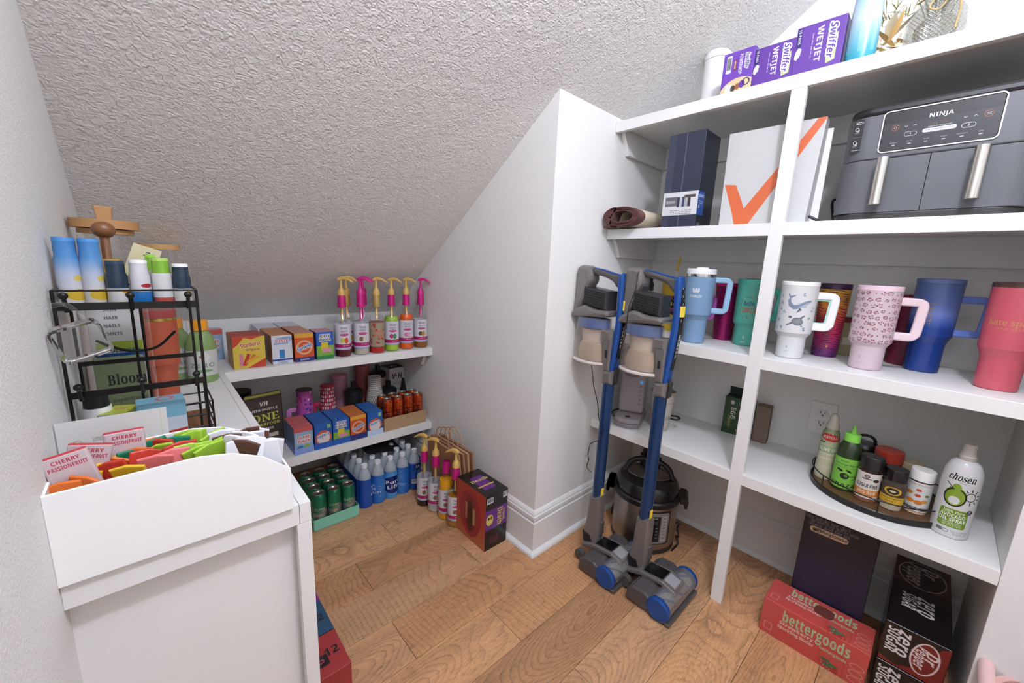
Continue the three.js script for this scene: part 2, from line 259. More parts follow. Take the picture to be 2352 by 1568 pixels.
// ---------- L-shaped counter and shelves in the alcove ----------
{
  const t = thing('corner_counter', 'white L-shaped counter running along the left wall and into the alcove', 'counter', [-1.2, YC - 0.04, 0.2547]);
  const mk = (Y) => (x0, x1, y0, y1, z0, z1, r = 0) => bx(x0 + 1.2, x1 + 1.2, y0 - Y, y1 - Y, z0 - 0.2547, z1 - 0.2547, r), b = mk(YC - 0.04);
  const cleat = (p, y, Y) => add(p, 'side_cleat', move(ext([[0, y - 0.02 - Y], [0, y - 0.108 - Y], [0.36, y - 0.108 - Y], [0.41, y - 0.02 - Y]], 0.018, 0.0008), 1.1905, 0, -1.4897, 0, -PI / 2, 0), trimMat);
  const c = add(t, 'counter_top', b(-1.2, -0.9116, YC - 0.019, YC - 0.0003, -1.235, 0.2353), trimMat);
  add(c, 'edge_trim', b(-0.911, -0.892, YC - 0.04, YC, -0.7895, 0.2547, 0.001), trimMat);
  add(c, 'end_trim', b(-1.2, -0.9115, YC - 0.04, YC, 0.2357, 0.2547, 0.001), trimMat);
  const u = add(t, 'upper_shelf', b(-0.9114, 0, YC - 0.019, YC - 0.0003, -1.235, -0.8095), trimMat); add(u, 'front_trim', b(-0.8915, 0, YC - 0.04, YC, -0.809, -0.79, 0.001), trimMat);
  cleat(t, YC, YC - 0.04); add(t, 'back_strip', b(-1.2, 0, YC, 0.8615, -1.2495, -1.235), trimMat);
  const t2 = thing('alcove_shelf', 'white lower shelf in the alcove under the sloped ceiling', 'shelf', [-1.2, YL - 0.04, 0.2547]), b2 = mk(YL - 0.04);
  const l = add(t2, 'shelf_board', b2(-1.2, 0, YL - 0.019, YL - 0.0003, -1.25, -0.8135), trimMat); add(l, 'front_trim', b2(-1.2, 0, YL - 0.04, YL, -0.813, -0.794, 0.001), trimMat); cleat(t2, YL, YL - 0.04);
  const t3 = thing('counter_end_panel', 'white recessed end panel with narrow stile under the counter', 'panel', [-1.2, 0, 0.2547]), b3 = mk(0);
  add(t3, 'stile', b3(-0.9165, -0.892, 0, YC - 0.0402, 0.2357, 0.2547, 0.001), trimMat); add(t3, 'panel', b3(-1.2, -0.9, 0, YC - 0.02, 0.214, 0.2265), trimMat);
}
// ---------- socket on the right wall ----------
{
  const t = thing('wall_outlet', 'white double wall socket with rectangular plate above the lowest shelf', 'outlet', [0.735, 0.653, 0.747], -PI / 2);
  add(t, 'plate', ext(roundRect(0.079, 0.122, 0.006), 0.006, 0.0022).translate(0, 0, 0.003), mat(0xe9e7e2, 0.35));
  for (const s of [1, -1]) {
    const r = add(t, 'receptacle', ext(roundRect(0.034, 0.029, 0.0125, 0, s * 0.0195), 0.003, 0.0007).translate(0, 0, 0.0072), mat(0xe4e2dd, 0.3));
    add(r, 'slots', [bx(-0.0075, -0.0055, s * 0.0195, s * 0.0195 + 0.009, 0.0084, 0.0092), bx(0.0055, 0.0075, s * 0.0195 + 0.001, s * 0.0195 + 0.009, 0.0084, 0.0092), move(cyl(0.0025, 0.0025, 0.0008), 0, s * 0.0195 - 0.006, 0.0084, PI / 2)], mat(0x1a1817, 0.6));
  }
}
// ================= tumblers on the third shelf =================
function cupProfile(p) { return lathe(p, 56); }
const TALL = (h, r0, r1, y0, y1) => [[0, 0], [r0 - 0.003, 0], [r0, 0.003], [r0 + 0.0008, y0], [r0 + 0.003, y0 + 0.004], [r1 - 0.004, y1 - 0.004], [r1 - 0.0012, y1], [r1, h]];
function handleGeo(rx, yA, yB, out, w, t) {               // bent strap handle at +x
  const o = 0.012, pts = [[rx - 0.004, yA], [rx + out - o, yA], [rx + out - o * 0.3, yA - o * 0.3], [rx + out, yA - o], [rx + out - 0.004, yB + o], [rx + out - 0.004 - o * 0.3, yB + o * 0.3], [rx + out - 0.004 - o, yB], [rx - 0.006, yB]];
  const c = new THREE.CatmullRomCurve3(pts.map((p) => V3(p[0], p[1], 0)), false, 'catmullrom', 0.3);
  return clean(new THREE.ExtrudeGeometry(roundRect(t, w, Math.min(t, w) * 0.42), { steps: 40, extrudePath: c, curveSegments: 6 }));
}
function tumbler(label, [x, z], o) {
  const t = thing('tumbler', label, 'tumbler', [x, o.y ?? Y3, z], o.turn ?? toCam(x, z), o.group);
  const a = art(o.aw || 440, o.ah || 330, o.draw); add(t, 'body', uvTo(cupProfile(o.prof), a), pm(a, o.fin || 'satin'));
  const r = o.prof.at(-1)[0], h = o.prof.at(-1)[1];
  if (o.ring) add(t, 'steel_rim', lathe([[r - 0.0005, h], [r, h + 0.0005], [r, h + o.ring], [r - 0.002, h + o.ring]], 48), o.ringMat || CHROME);
  const hy = h + (o.ring || 0);
  if (o.lid) {
    const l = add(t, 'lid', lathe([[r - 0.004, hy], [r + 0.0006, hy + 0.0004], [r + 0.0006, hy + o.lidH - 0.002], [r - 0.002, hy + o.lidH], [0, hy + o.lidH]], 48), o.lidMat || mat(o.lid, 0.4));
    if (o.knob) add(l, 'sliding_cap', [lathe([[0.021, hy + o.lidH], [0.0205, hy + o.lidH + 0.004], [0.017, hy + o.lidH + 0.0062], [0, hy + o.lidH + 0.0066]], 32).translate(0.002, 0, 0.004)], mat(o.lid, 0.35));
  }
  if (o.handle) { const H = o.handle, m = add(t, 'handle', move(handleGeo(H.r, H.a, H.b, H.out, H.w || 0.022, H.t || 0.011), 0, 0, 0, 0, H.turn || 0, 0), H.mat || mat(H.color, 0.4)); if (H.inner) add(m, 'grip_lining', move(handleGeo(H.r + 0.001, H.a - (H.t || 0.011) * 0.55, H.b + (H.t || 0.011) * 0.55, H.out - (H.t || 0.011) * 0.6, (H.w || 0.022) * 0.7, 0.004), 0, 0, 0, 0, H.turn || 0, 0), mat(H.inner, 0.5)); }
  return t;
}
const rabbit = (c, col, x, y, s) => { ell(c, col, x, y, s * 0.42, s * 0.5); ell(c, col, x - s * 0.38, y - s * 0.85, s * 0.16, s * 0.55, -0.5); ell(c, col, x + s * 0.38, y - s * 0.85, s * 0.16, s * 0.55, 0.5); };
tumbler('light blue tumbler with white lid and loop handle in the left bay', [0.419, 0.367], {
  prof: TALL(0.24, 0.037, 0.0492, 0.084, 0.105), ring: 0.011, lid: 0xf1f2f3, lidH: 0.0185, knob: true, fin: 'matte', handle: { r: 0.0485, a: 0.232, b: 0.121, out: 0.048, w: 0.02, t: 0.012, color: 0x8fb6d3 },
  draw(c, w, h) { fill(c, '#86a9cc', 0, 0, w, h); const x = w * 0.465, y = h * 0.2; for (let i = -1; i <= 1; i++) { ell(c, '#e9eef3', x + i * 13, y - 6, 5, 8); ell(c, '#e9eef3', x + i * 9, y + 6, 4, 6); } fill(c, '#e9eef3', x - 17, y - 3, 34, 10); T(c, 'STANLEY', x, h * 0.285, 17, '#e9eef3', { w: 62 }); } });
tumbler('magenta studded glittery cold cup behind the light blue tumbler', [0.6, 0.405], {
  prof: [[0, 0], [0.031, 0], [0.033, 0.004], [0.046, 0.205], [0.047, 0.21]], lid: 0xb3155e, lidH: 0.012, fin: 'foil', aw: 560, ah: 400,
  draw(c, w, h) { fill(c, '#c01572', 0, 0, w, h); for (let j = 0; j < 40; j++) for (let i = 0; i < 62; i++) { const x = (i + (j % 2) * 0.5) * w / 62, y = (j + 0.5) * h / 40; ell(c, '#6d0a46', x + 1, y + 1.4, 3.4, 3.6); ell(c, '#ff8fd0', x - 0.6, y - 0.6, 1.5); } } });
tumbler('purple mug with slim handle hidden behind the light blue tumbler', [0.5, 0.325], {
  prof: [[0, 0], [0.03, 0], [0.032, 0.003], [0.036, 0.17]], lid: 0x8e3f93, lidH: 0.01, handle: { r: 0.035, a: 0.165, b: 0.083, out: 0.034, w: 0.014, t: 0.008, color: 0xa0489e }, draw(c, w, h) { fill(c, '#8a3d90', 0, 0, w, h); }, aw: 16, ah: 16 });
tumbler('teal tumbler printed with a flower wreath around a new year greeting', [0.547, 0.502], {
  prof: TALL(0.226, 0.0375, 0.0475, 0.067, 0.083), lid: 0x49b59d, lidH: 0.015, handle: { r: 0.047, a: 0.2, b: 0.105, out: 0.045, color: 0x49b59d, turn: 0.2 }, aw: 640, ah: 470,
  draw(c, w, h) {
    fill(c, '#5fbfa9', 0, 0, w, h); const x = w * 0.5, y = h * 0.37, R = 66;
    for (let i = 0; i < 130; i++) { const a = rr(0, 2 * PI), r = R + rr(-7, 13), cx = x + Math.cos(a) * r, cy = y + Math.sin(a) * r * 1.13; ell(c, ['#2e5c8a', '#e8643f', '#f0a58a', '#2b8f86', '#3a4f74', '#efe0b8'][i % 6], cx, cy, rr(1.5, 4.5), rr(1.2, 2.6), a); }
    T(c, 'hello,', x, y - 26, 46, '#1f4a79', { skew: 0.15, w: 84, f: 'serif' }); T(c, '2025', x, y + 22, 50, '#e5512f', { w: 100, f: 'serif' });
    rabbit(c, '#eef6f2', x - 14, h * 0.87, 13); T(c, 'MEOKY', x - 14, h * 0.935, 13, '#eef6f2');
  } });
tumbler('dark red tumbler with clear lid behind the teal tumbler', [0.69, 0.475], { prof: [[0, 0], [0.034, 0], [0.036, 0.003], [0.042, 0.238]], lid: 0xffffff, lidMat: film, lidH: 0.018, ring: 0.004, ringMat: DARK, aw: 16, ah: 16, draw(c, w, h) { fill(c, '#a02436', 0, 0, w, h); } });
const MEOKY = TALL(0.229, 0.0372, 0.0495, 0.067, 0.083);
tumbler('white tumbler printed with a grey whale and a sea turtle', [0.442, 0.667], {
  prof: MEOKY, lid: 0xf3f3f1, lidH: 0.0125, handle: { r: 0.048, a: 0.2, b: 0.103, out: 0.046, color: 0xf1f1ef, inner: 0xa5ded0, w: 0.023, t: 0.013, turn: 0.15 }, aw: 720, ah: 540,
  draw(c, w, h) {
    fill(c, '#f0f0ee', 0, 0, w, h); const k = w / 720, X = (x) => (x + 360 - 215) * k * 1, g = '#7f8d9f', d = '#5d6675';
    c.save(); c.translate(w * 0.5, h * 0.0); const s = 1.0;
    poly(c, '#8b9bb2', [[-62, 105], [-52, 148], [-20, 172], [20, 165], [58, 140], [92, 108], [78, 100], [40, 112], [10, 136], [-18, 140], [-38, 122], [-44, 92], [-52, 92]]); poly(c, '#aeb9c8', [[4, 168], [58, 140], [92, 108], [40, 130], [14, 150]]);
    poly(c, '#8b9bb2', [[-50, 96], [-66, 62], [-60, 60], [-46, 76], [-18, 66], [-14, 70], [-32, 86]]); poly(c, d, [[18, 160], [0, 198], [34, 172]]); for (let i = 0; i < 9; i++) ell(c, '#6d84a6', -40 + i * 12, 140 + Math.sin(i) * 12, 5, 5, 0, 1.6); for (let i = 0; i < 6; i++) poly(c, '#e9edf2', [[12 + i * 5, 164 - i * 4], [60 + i * 5, 132 - i * 4]], 1);
    ell(c, '#80848d', 18, 258, 37, 28, 0.25); for (let i = 0; i < 14; i++) ell(c, '#b7bac0', 18 + Math.cos(i * 2.4) * (4 + 2 * i), 258 + Math.sin(i * 2.4) * (3 + 1.5 * i), 5, 4, 0, 1.5);
    ell(c, '#74787f', -30, 228, 12, 9); poly(c, '#74787f', [[-10, 276], [-52, 296], [-44, 282], [-16, 262]]); poly(c, '#74787f', [[24, 232], [56, 208], [58, 218], [40, 240]]); poly(c, '#74787f', [[44, 282], [58, 296], [40, 292]]);
    for (const [x, y, q] of [[-112, 78, 9], [-106, 128, 13], [-104, 178, 10], [-112, 250, 13], [-122, 318, 12], [-84, 312, 12], [108, 170, 15], [92, 232, 13], [62, 316, 17], [-72, 196, 15], [36, 62, 12], [124, 96, 10]]) { for (let i = 0; i < 7; i++) ell(c, ['#8a8f98', '#7fa0b8', '#9aa3ad'][i % 3], x + rr(-q, q) * 0.6, y + rr(-q, q), rr(2, q * 0.5), rr(2, q * 0.35), rr(0, 3)); }
    c.restore(); rabbit(c, '#7fa59e', w * 0.46, h * 0.845, 11); T(c, 'MEOKY', w * 0.46, h * 0.9, 12, '#b9c4c4', { b: 0 });
  } });
tumbler('tall tumbler with wavy tiger stripes fading from orange to purple', [0.583, 0.735], {
  prof: [[0, 0], [0.0325, 0], [0.0345, 0.003], [0.041, 0.222]], lid: 0x3a2140, lidH: 0.018, aw: 560, ah: 470,
  draw(c, w, h) {
    fill(c, grad(c, 0, 0, 0, h, '#f0b23c', '#ee9a3a', '#e0503f', '#d32f5c', '#a92a6b', '#5b3078'), 0, 0, w, h);
    for (let j = 0; j < 30; j++) for (let i = 0; i < 7; i++) { const x0 = i * w / 7 + rr(-20, 20), y0 = (j + 0.5) * h / 30, L = rr(50, 100), p = []; for (let q = 0; q <= 10; q++) p.push([x0 + L * q / 10, y0 + 6 * Math.sin((x0 + L * q / 10) / 26 + j * 0.55)]); for (let q = 10; q >= 0; q--) p.push([x0 + L * q / 10, y0 + 6 * Math.sin((x0 + L * q / 10) / 26 + j * 0.55) + 5.5 * Math.sin(PI * q / 10)]); poly(c, '#3b1c42', p); }
    rabbit(c, '#f2a64c', w * 0.52, h * 0.84, 13);
  } });
tumbler('pale pink tumbler with rose leopard spots and pink handle', [0.463, 0.852], {
  prof: TALL(0.227, 0.0375, 0.0495, 0.067, 0.083), lid: 0xe6c9d2, lidH: 0.014, handle: { r: 0.048, a: 0.2, b: 0.103, out: 0.047, color: 0xe3cbd0, w: 0.023, t: 0.013, turn: 0.15 }, aw: 640, ah: 480,
  draw(c, w, h) {
    fill(c, '#e4cdd4', 0, 0, w, h); const cols = ['#8f5f63', '#9c6c70', '#85555a'];
    for (let j = 0; j < 9; j++) for (let i = 0; i < 19; i++) { const x = (i + 0.5 * (j % 2) + rr(-0.15, 0.15)) * w / 19, y = h * 0.04 + (j + rr(-0.15, 0.15)) * h * 0.072, n = 4 + (hash(i, j) * 3 | 0), R = rr(8, 12.5), a0 = rr(0, 6); if (hash(i, j, 4) < 0.18) { ell(c, cols[i % 3], x, y, rr(3, 5), rr(2.5, 4), a0); continue; } ell(c, '#d8b4bb', x, y, R * 0.7, R * 0.55, a0); for (let q = 0; q < n; q++) { const a = a0 + q * 2 * PI / n * rr(0.85, 1.1); ell(c, cols[(i + q) % 3], x + Math.cos(a) * R, y + Math.sin(a) * R * 0.8, rr(3.4, 6.2), rr(2.4, 3.6), a + PI / 2); } }
    rabbit(c, '#d3a2ac', w * 0.44, h * 0.84, 12); T(c, 'MEOKY', w * 0.44, h * 0.905, 13, '#d3a2ac', { b: 0 });
  } });
tumbler('tall blue tumbler fading from lilac to deep blue with squared handle', [0.59, 0.965], {
  prof: TALL(0.254, 0.0375, 0.0492, 0.084, 0.106), lid: 0x6377ad, lidH: 0.0135, fin: 'gloss', handle: { r: 0.048, a: 0.212, b: 0.118, out: 0.058, color: 0x6f86cf, w: 0.02, t: 0.011, turn: 0.25 }, aw: 480, ah: 420,
  draw(c, w, h) { fill(c, grad(c, 0, 0, 0, h, '#5f74b0', '#6c82c6', '#7b8fd6', '#27479a', '#1f3f8f', '#1f3f8f', '#203f90'), 0, 0, w, h); T(c, 'javvy', w * 0.475, h * 0.33, 46, '#b3976a', { rot: PI / 2, skew: 0.2, f: 'serif', b: 0, w: 100 }); } });
tumbler('glossy coral pink tumbler with gold lettering at the right end of the shelf', [0.481, 1.102], {
  prof: TALL(0.252, 0.0375, 0.0482, 0.08, 0.103), lid: 0xc7b1ac, lidMat: mat(0x6a4a44, 0.12, 0, { transmission: 0.6, thickness: 0 }), lidH: 0.0125, fin: 'gloss', aw: 520, ah: 420,
  draw(c, w, h) { fill(c, '#d9616f', 0, 0, w, h); T(c, 'kate spade', w * 0.505, h * 0.335, 30, '#cfa35e', { w: 150, f: 'serif', b: 0 }); T(c, 'N E W  Y O R K', w * 0.5, h * 0.395, 11, '#cfa35e', { f: 'serif', b: 0 }); } });
{ // yellow cold cup with straw at the back of the left bay
  const t = thing('cold_cup', 'yellow cold cup with yellow straw behind the vacuum handle', 'cup', [0.64, Y3, 0.165], toCam(0.64, 0.165));
  const a = art(420, 330, (c, w, h) => { fill(c, '#e7bd2c', 0, 0, w, h); const x = w * 0.52; ell(c, '#20151f', x + 8, h * 0.47, 44, 62); T(c, 'LET’S', x, h * 0.3, 30, '#e84a7e', { skew: 0.2, st: '#20151f', sw: 7 }); T(c, 'GLOW', x + 6, h * 0.42, 30, '#f2d13c', { skew: 0.2, st: '#20151f', sw: 7 }); T(c, '2025', x + 10, h * 0.55, 32, '#e8557e', { st: '#20151f', sw: 6 }); for (let i = 0; i < 40; i++) ell(c, '#e05a5a', rr(0, w), rr(h * 0.1, h * 0.9), rr(2, 4), rr(1, 2)); });
  add(t, 'body', uvTo(lathe([[0, 0], [0.036, 0], [0.038, 0.003], [0.048, 0.206]], 48), a), pm(a, 'gloss'));
  add(t, 'lid', lathe([[0.048, 0.2055], [0.0505, 0.206], [0.0505, 0.214], [0.046, 0.219], [0, 0.22]], 40), mat(0xf0c62f, 0.35));
  const s = add(t, 'straw', rod([0, 0.2, 0], [0.006, 0.262, 0], 0.0032), mat(0xf0eee6, 0.3)); add(s, 'straw_cap', rod([0.0055, 0.26, 0], [0.0115, 0.318, 0], 0.0045), mat(0xeec02c, 0.4));
}
{ // dark carton and a black-lettered bottle behind the vacuums
  const t = thing('bottle', 'black bottle with white lettering between the two vacuum handles', 'bottle', [0.5, Y3, 0.11], toCam(0.5, 0.11));
  const a = art(240, 300, (c, w, h) => { fill(c, '#d6d4cf', 0, 0, w, h); fill(c, '#17171a', 0, 0, w, h * 0.62); for (let i = 0; i < 5; i++) T(c, 'BUILT', w * (0.3 + 0.1 * i), h * 0.3, 24, '#f2f2f2', { rot: -PI / 2 }); });
  add(t, 'body', uvTo(lathe([[0, 0], [0.03, 0], [0.031, 0.002], [0.031, 0.2], [0.024, 0.214]], 36), a), pm(a)); add(t, 'cap', lathe([[0.024, 0.214], [0.026, 0.2145], [0.026, 0.24], [0, 0.242]], 32), BLACK);
}
{ // cookbook-like cartons behind the striped tumbler
  const f = carton(0.12, 0.13, 0.03, 900, { base: '#b9b083', front(c, w, h) { fill(c, '#b7ad7f', 0, 0, w, h); fill(c, '#7d2235', 0, 0, w, h * 0.14); T(c, 'HEAD', w * 0.6, h * 0.3, 16, '#2a2a22'); ell(c, '#8c8573', w * 0.6, h * 0.62, 30, 22); fill(c, '#e6e0c8', w * 0.2, h * 0.52, w * 0.25, h * 0.2); T(c, 'per fiore', w * 0.6, h * 0.93, 12, '#3a3626', { b: 0 }); } });
  add(thing('carton', 'olive carton with red top edge behind the striped tumbler', 'box', [0.68, Y3, 0.8], -PI / 2 + 0.2), 'box', f.g, pm(f.a, 'matte'));
  tumbler('dark raspberry mug with squared handle at the back behind the striped tumbler', [0.66, 0.92], { y: Y3, prof: [[0, 0], [0.036, 0], [0.038, 0.003], [0.041, 0.205]], lid: 0x7c1f3e, lidH: 0.012, aw: 16, ah: 16, draw(c, w, h) { fill(c, '#7c1f3e', 0, 0, w, h); }, handle: { r: 0.04, a: 0.185, b: 0.1, out: 0.036, color: 0x7c1f3e, turn: PI, w: 0.016 } });
}
// ================= second shelf =================
{ // rolled blanket, end towards the room
  const t = thing('rolled_blanket', 'brown and cream blanket rolled up on the left end of the shelf', 'blanket', [0.31, Y2 + 0.001, 0.092], -PI / 2);
  const spiral = []; let n = 0;
  for (let i = 0; i <= 150; i++) { const a = i / 150, th = a * 2 * PI * 3.2, k = 1 - 0.115 * (3.2 - a * 3.2), rx = 0.082 * k - 0.004, ry = 0.034 * k - 0.002; const bump = 1 + 0.05 * Math.sin(th * 2 + 1) * (1 - a); spiral.push([-Math.cos(th) * rx * bump, 0.041 + Math.sin(th) * ry * bump + 0.003 * Math.sin(th)]); }
  spiral.push([-0.05, 0.004], [-0.075, 0.003]);
  const th = 0.0036, S = [], Bk = []; for (let i = 0; i < spiral.length; i++) { const p = spiral[Math.max(0, i - 1)], q = spiral[Math.min(spiral.length - 1, i + 1)], l = Math.hypot(q[0] - p[0], q[1] - p[1]), nx = -(q[1] - p[1]) / l, ny = (q[0] - p[0]) / l; S.push([spiral[i][0] + nx * th, spiral[i][1] + ny * th]); Bk.push([spiral[i][0] - nx * th, spiral[i][1] - ny * th]); }
  const out = S.concat(Bk.reverse());
  const mk = (d, z) => ext(out, d, 0.0004).translate(0, 0, z); const low = Math.min(...out.map((p) => p[1]));
  const fuzz = noiseTex(256, 256, (x, y) => 0.5 * hash(x, y) + 0.5 * vn(x / 3, y / 3, 85, 85, 8)); const cloth = (c) => new THREE.MeshPhysicalMaterial({ color: c, roughness: 0.95, sheen: 0.6, sheenColor: 0xd8b0a4, bumpMap: fuzz, bumpScale: 0.0015 });
  fuzz.repeat.set(12, 12);
  add(t, 'brown_end', mk(0.05, 0).translate(0, -low, 0), cloth(0x55302b)); add(t, 'cream_band', mk(0.13, -0.0905).translate(0, -low, 0), cloth(0xeadfc4)); add(t, 'mustard_band', mk(0.1, -0.206).translate(0, -low, 0), cloth(0xc4a05a));
}
{ // navy product box in clear wrap
  const f = carton(0.126, 0.315, 0.13, 900, { base: '#2c3148', front(c, w, h) { fill(c, '#33384f', 0, 0, w, h); fill(c, '#43485c', 0, 0, w * 0.22, h); fill(c, '#8f93a2', w * 0.5, 0, 1.5, h); fill(c, '#f1f1f0', 0, h * 0.62, w, h * 0.25); fill(c, '#77777c', w * 0.08, h * 0.67, w * 0.34, h * 0.1); fill(c, '#b4b3b2', w * 0.1, h * 0.71, w * 0.26, h * 0.03); for (const [x, q] of [[0.42, '#3a3c58'], [0.5, '#d7d7d8'], [0.56, '#4a4f73'], [0.64, '#c2c1c3'], [0.72, '#46434c']]) fill(c, q, w * x, h * 0.675, w * 0.075, h * 0.105); fill(c, '#5a4a4a', w * 0.62, h * 0.655, w * 0.3, h * 0.03); small(c, '#9a9a9c', w * 0.25, h * 0.815, w * 0.6, 3, 5); },
    side(c, w, h) { fill(c, grad(c, 0, 0, 0, h, '#1c2234', '#1a2440', '#181c2a'), 0, 0, w, h); fill(c, '#1b56b4', 0, h * 0.62, w * 0.4, h * 0.25); T(c, 'sävir', w * 0.2, h * 0.665, 16, '#eef2fa'); small(c, '#cfdcf2', w * 0.06, h * 0.72, w * 0.26, 2, 6); fill(c, '#e6e6e6', w * 0.07, h * 0.76, 8, 12); fill(c, '#101522', w * 0.46, h * 0.645, w * 0.2, h * 0.12); T(c, 'sävir', w * 0.18, h * 0.965, 13, '#aab0c2', { b: 0 }); } });
  const t = thing('product_box', 'tall navy box with white picture label next to the blanket', 'box', [0.412, Y2, 0.287], -PI / 2 + 0.02); add(t, 'box', f.g, pm(f.a, 'gloss'));
  add(t, 'clear_wrap', box(0.1275, 0.3165, 0.1315, 0, 0.1582, 0, 0.001), film);
}
{ // white carrier bag with an orange tick
  const draw = (c, w, h) => { fill(c, '#dcdcd9', 0, 0, w, h); poly(c, '#e8703f', [[0.02, 0.545], [0.155, 0.56], [0.285, 0.82], [0.925, 0], [1, 0], [1, 0.02], [0.36, 1], [0.205, 1]].map(([x, y]) => [x * w, y * h])); };
  const f = carton(0.25, 0.297, 0.075, 1100, { base: '#dad9d6', front: draw });
  const p = f.g.attributes.position; for (let i = 0; i < p.count; i++) { const k = p.getY(i) / 0.297; p.setX(i, p.getX(i) * (1 + 0.07 * (k - 0.5))); p.setZ(i, p.getZ(i) * (1 - 0.45 * k)); } f.g.computeVertexNormals();
  const t = thing('carrier_bag', 'white paper carrier bag with large orange tick behind the middle post', 'bag', [0.42, Y2, 0.537], -PI / 2 + 0.03); add(t, 'bag', f.g, pm(f.a, 'satin'));
  add(t, 'folded_gusset', move(bx(0.121, 0.142, 0, 0.275, -0.03, -0.022, 0.001), 0, 0, 0), mat(0xe4e3e0, 0.5));
}
{ // double-drawer fryer
  const W = 0.355, H = 0.292, t = thing('air_fryer', 'grey and black two-drawer air fryer with steel handles on the upper shelf', 'air fryer', [0.372, Y2, 0.8975], -PI / 2);
  const grey = mat(0x55565a, 0.42), outline = (w, d, r) => { const s = roundRect(w, d, r); return s; };
  const slab = (w, d, r, h, y, b = 0.004) => move(ext(outline(w, d, r), h, b), 0, y + h / 2, -d / 2, -PI / 2);
  add(t, 'base', slab(W - 0.012, 0.31, 0.05, 0.02, 0.0, 0.003), DARK);
  for (const sx of [-1, 1]) {
    const s = new THREE.Shape(), r = 0.05, q = 0.0007; s.moveTo(q * sx, 0); s.lineTo(sx * (W / 2 - r), 0); s.quadraticCurveTo(sx * W / 2, 0, sx * W / 2, r); s.lineTo(sx * W / 2, 0.305); s.lineTo(q * sx, 0.305);
    const d = add(t, 'drawer', move(ext(s, 0.1345, 0.0008), 0, 0.0875, 0, -PI / 2), grey);
    const hx = sx * 0.0835; const hd = add(d, 'drawer_handle', [cyl(0.0125, 0.0125, 0.115, hx, 0.036, 0.03, 32)], new THREE.MeshStandardMaterial({ color: 0xc9c6bf, metalness: 1, roughness: 0.3 }));
    add(d, 'handle_stem', bx(hx - 0.007, hx + 0.007, 0.125, 0.149, -0.004, 0.026, 0.002), DARK);
  }
  add(t, 'upper_body', slab(W, 0.31, 0.05, 0.1105, 0.1555, 0.004), grey);
  add(t, 'top_cap', slab(W - 0.004, 0.306, 0.05, 0.024, 0.2645, 0.008), mat(0x1a1a1c, 0.3));
  const a = art(900, 420, (c, w, h) => {
    fill(c, '#2b2c2f', 0, 0, w, h); fill(c, '#18181a', 0, 0, w, h * 0.3); T(c, 'NINJA', w * 0.51, h * 0.24, 58, '#e6e3de', { w: 190 });
    for (let i = 0; i < 8; i++) fill(c, i === 4 ? '#2b2c2f' : '#4a382a', w * 0.42 + i * 18, h * 0.42, 14, 26); c.fillStyle = '#d9d9d8'; c.beginPath(); c.roundRect(w * 0.375, h * 0.55, w * 0.29, h * 0.1, 20); c.fill(); small(c, '#8b8b8c', w * 0.4, h * 0.585, w * 0.24, 1, 10); T(c, 'DUALZONE TECHNOLOGY', w * 0.52, h * 0.515, 15, '#d9d9d8');
    ell(c, '#c65b3c', w * 0.12, h * 0.42, 28, 28, 0, 4); ell(c, '#d9d9d9', w * 0.12, h * 0.42, 12, 12, 0, 3); ell(c, '#c65b3c', w * 0.9, h * 0.42, 30, 30, 0, 4); small(c, '#c9c9c9', w * 0.885, h * 0.39, 30, 3, 9);
    for (const [x, n] of [[0.27, '1'], [0.76, '2']]) { c.strokeStyle = '#e2e2e2'; c.lineWidth = 4; c.beginPath(); c.roundRect(w * x - 50, h * 0.62 - 22, 100, 44, 22); c.stroke(); T(c, n, w * x, h * 0.62, 28, '#e2e2e2'); }
    for (const x of [0.22, 0.3, 0.72, 0.8]) poly(c, '#d9d9d9', [[w * x - 12, h * 0.42 - (x > 0.27 && x < 0.5 || x > 0.75 ? -5 : 5)], [w * x, h * 0.42 + (x > 0.27 && x < 0.5 || x > 0.75 ? -7 : 7)], [w * x + 12, h * 0.42 - (x > 0.27 && x < 0.5 || x > 0.75 ? -5 : 5)]], 4);
    for (let i = 0; i < 6; i++) { T(c, ['AIR BROIL', 'AIR FRY', 'ROAST', 'REHEAT', 'DEHYDRATE', 'BAKE'][i], w * (0.13 + i * 0.148), h * 0.8, 15, '#bdbdbd', { b: 0 }); fill(c, '#e2e2e2', w * (0.115 + i * 0.148), h * 0.86, 28, 7); }
  });
  const panel = add(t, 'control_panel', uvTo(planar(ext(roundRect(0.199, 0.093, 0.008), 0.003, 0.0008)), a).translate(0, 0.218, 0.0012), pm(a, 'gloss'));
  const rim = roundRect(0.206, 0.1, 0.011); rim.holes.push(roundRect(0.2, 0.094, 0.0085)); add(panel, 'chrome_frame', ext(rim, 0.0042, 0.0005).translate(0, 0.218, 0.0012), CHROME);
  const a2 = art(300, 330, (c, w, h) => { fill(c, '#1b1b1d', 0, 0, w, h); small(c, '#d8d8d8', w * 0.05, h * 0.07, w * 0.5, 2, 16); c.strokeStyle = '#ddd'; c.lineWidth = 4; c.beginPath(); c.roundRect(w * 0.62, h * 0.04, w * 0.34, h * 0.11, 14); c.stroke(); fill(c, '#888', 0, h * 0.52, w, 3); for (const [x, y] of [[0.15, 0.3], [0.48, 0.3], [0.82, 0.3], [0.15, 0.7], [0.48, 0.7], [0.82, 0.7]]) { ell(c, '#ddd', w * x, h * y, 24, 17, x * 3, 5); ell(c, '#ddd', w * x + 14, h * y + 12, 9, 9, 0, 4); small(c, '#bbb', w * x - 24, h * y + 30, 48, 1, 10); } T(c, '+', w * 0.65, h * 0.3, 34, '#ddd'); T(c, '+', w * 0.65, h * 0.7, 34, '#ddd'); small(c, '#ccc', w * 0.05, h * 0.91, w * 0.85, 1, 13); });
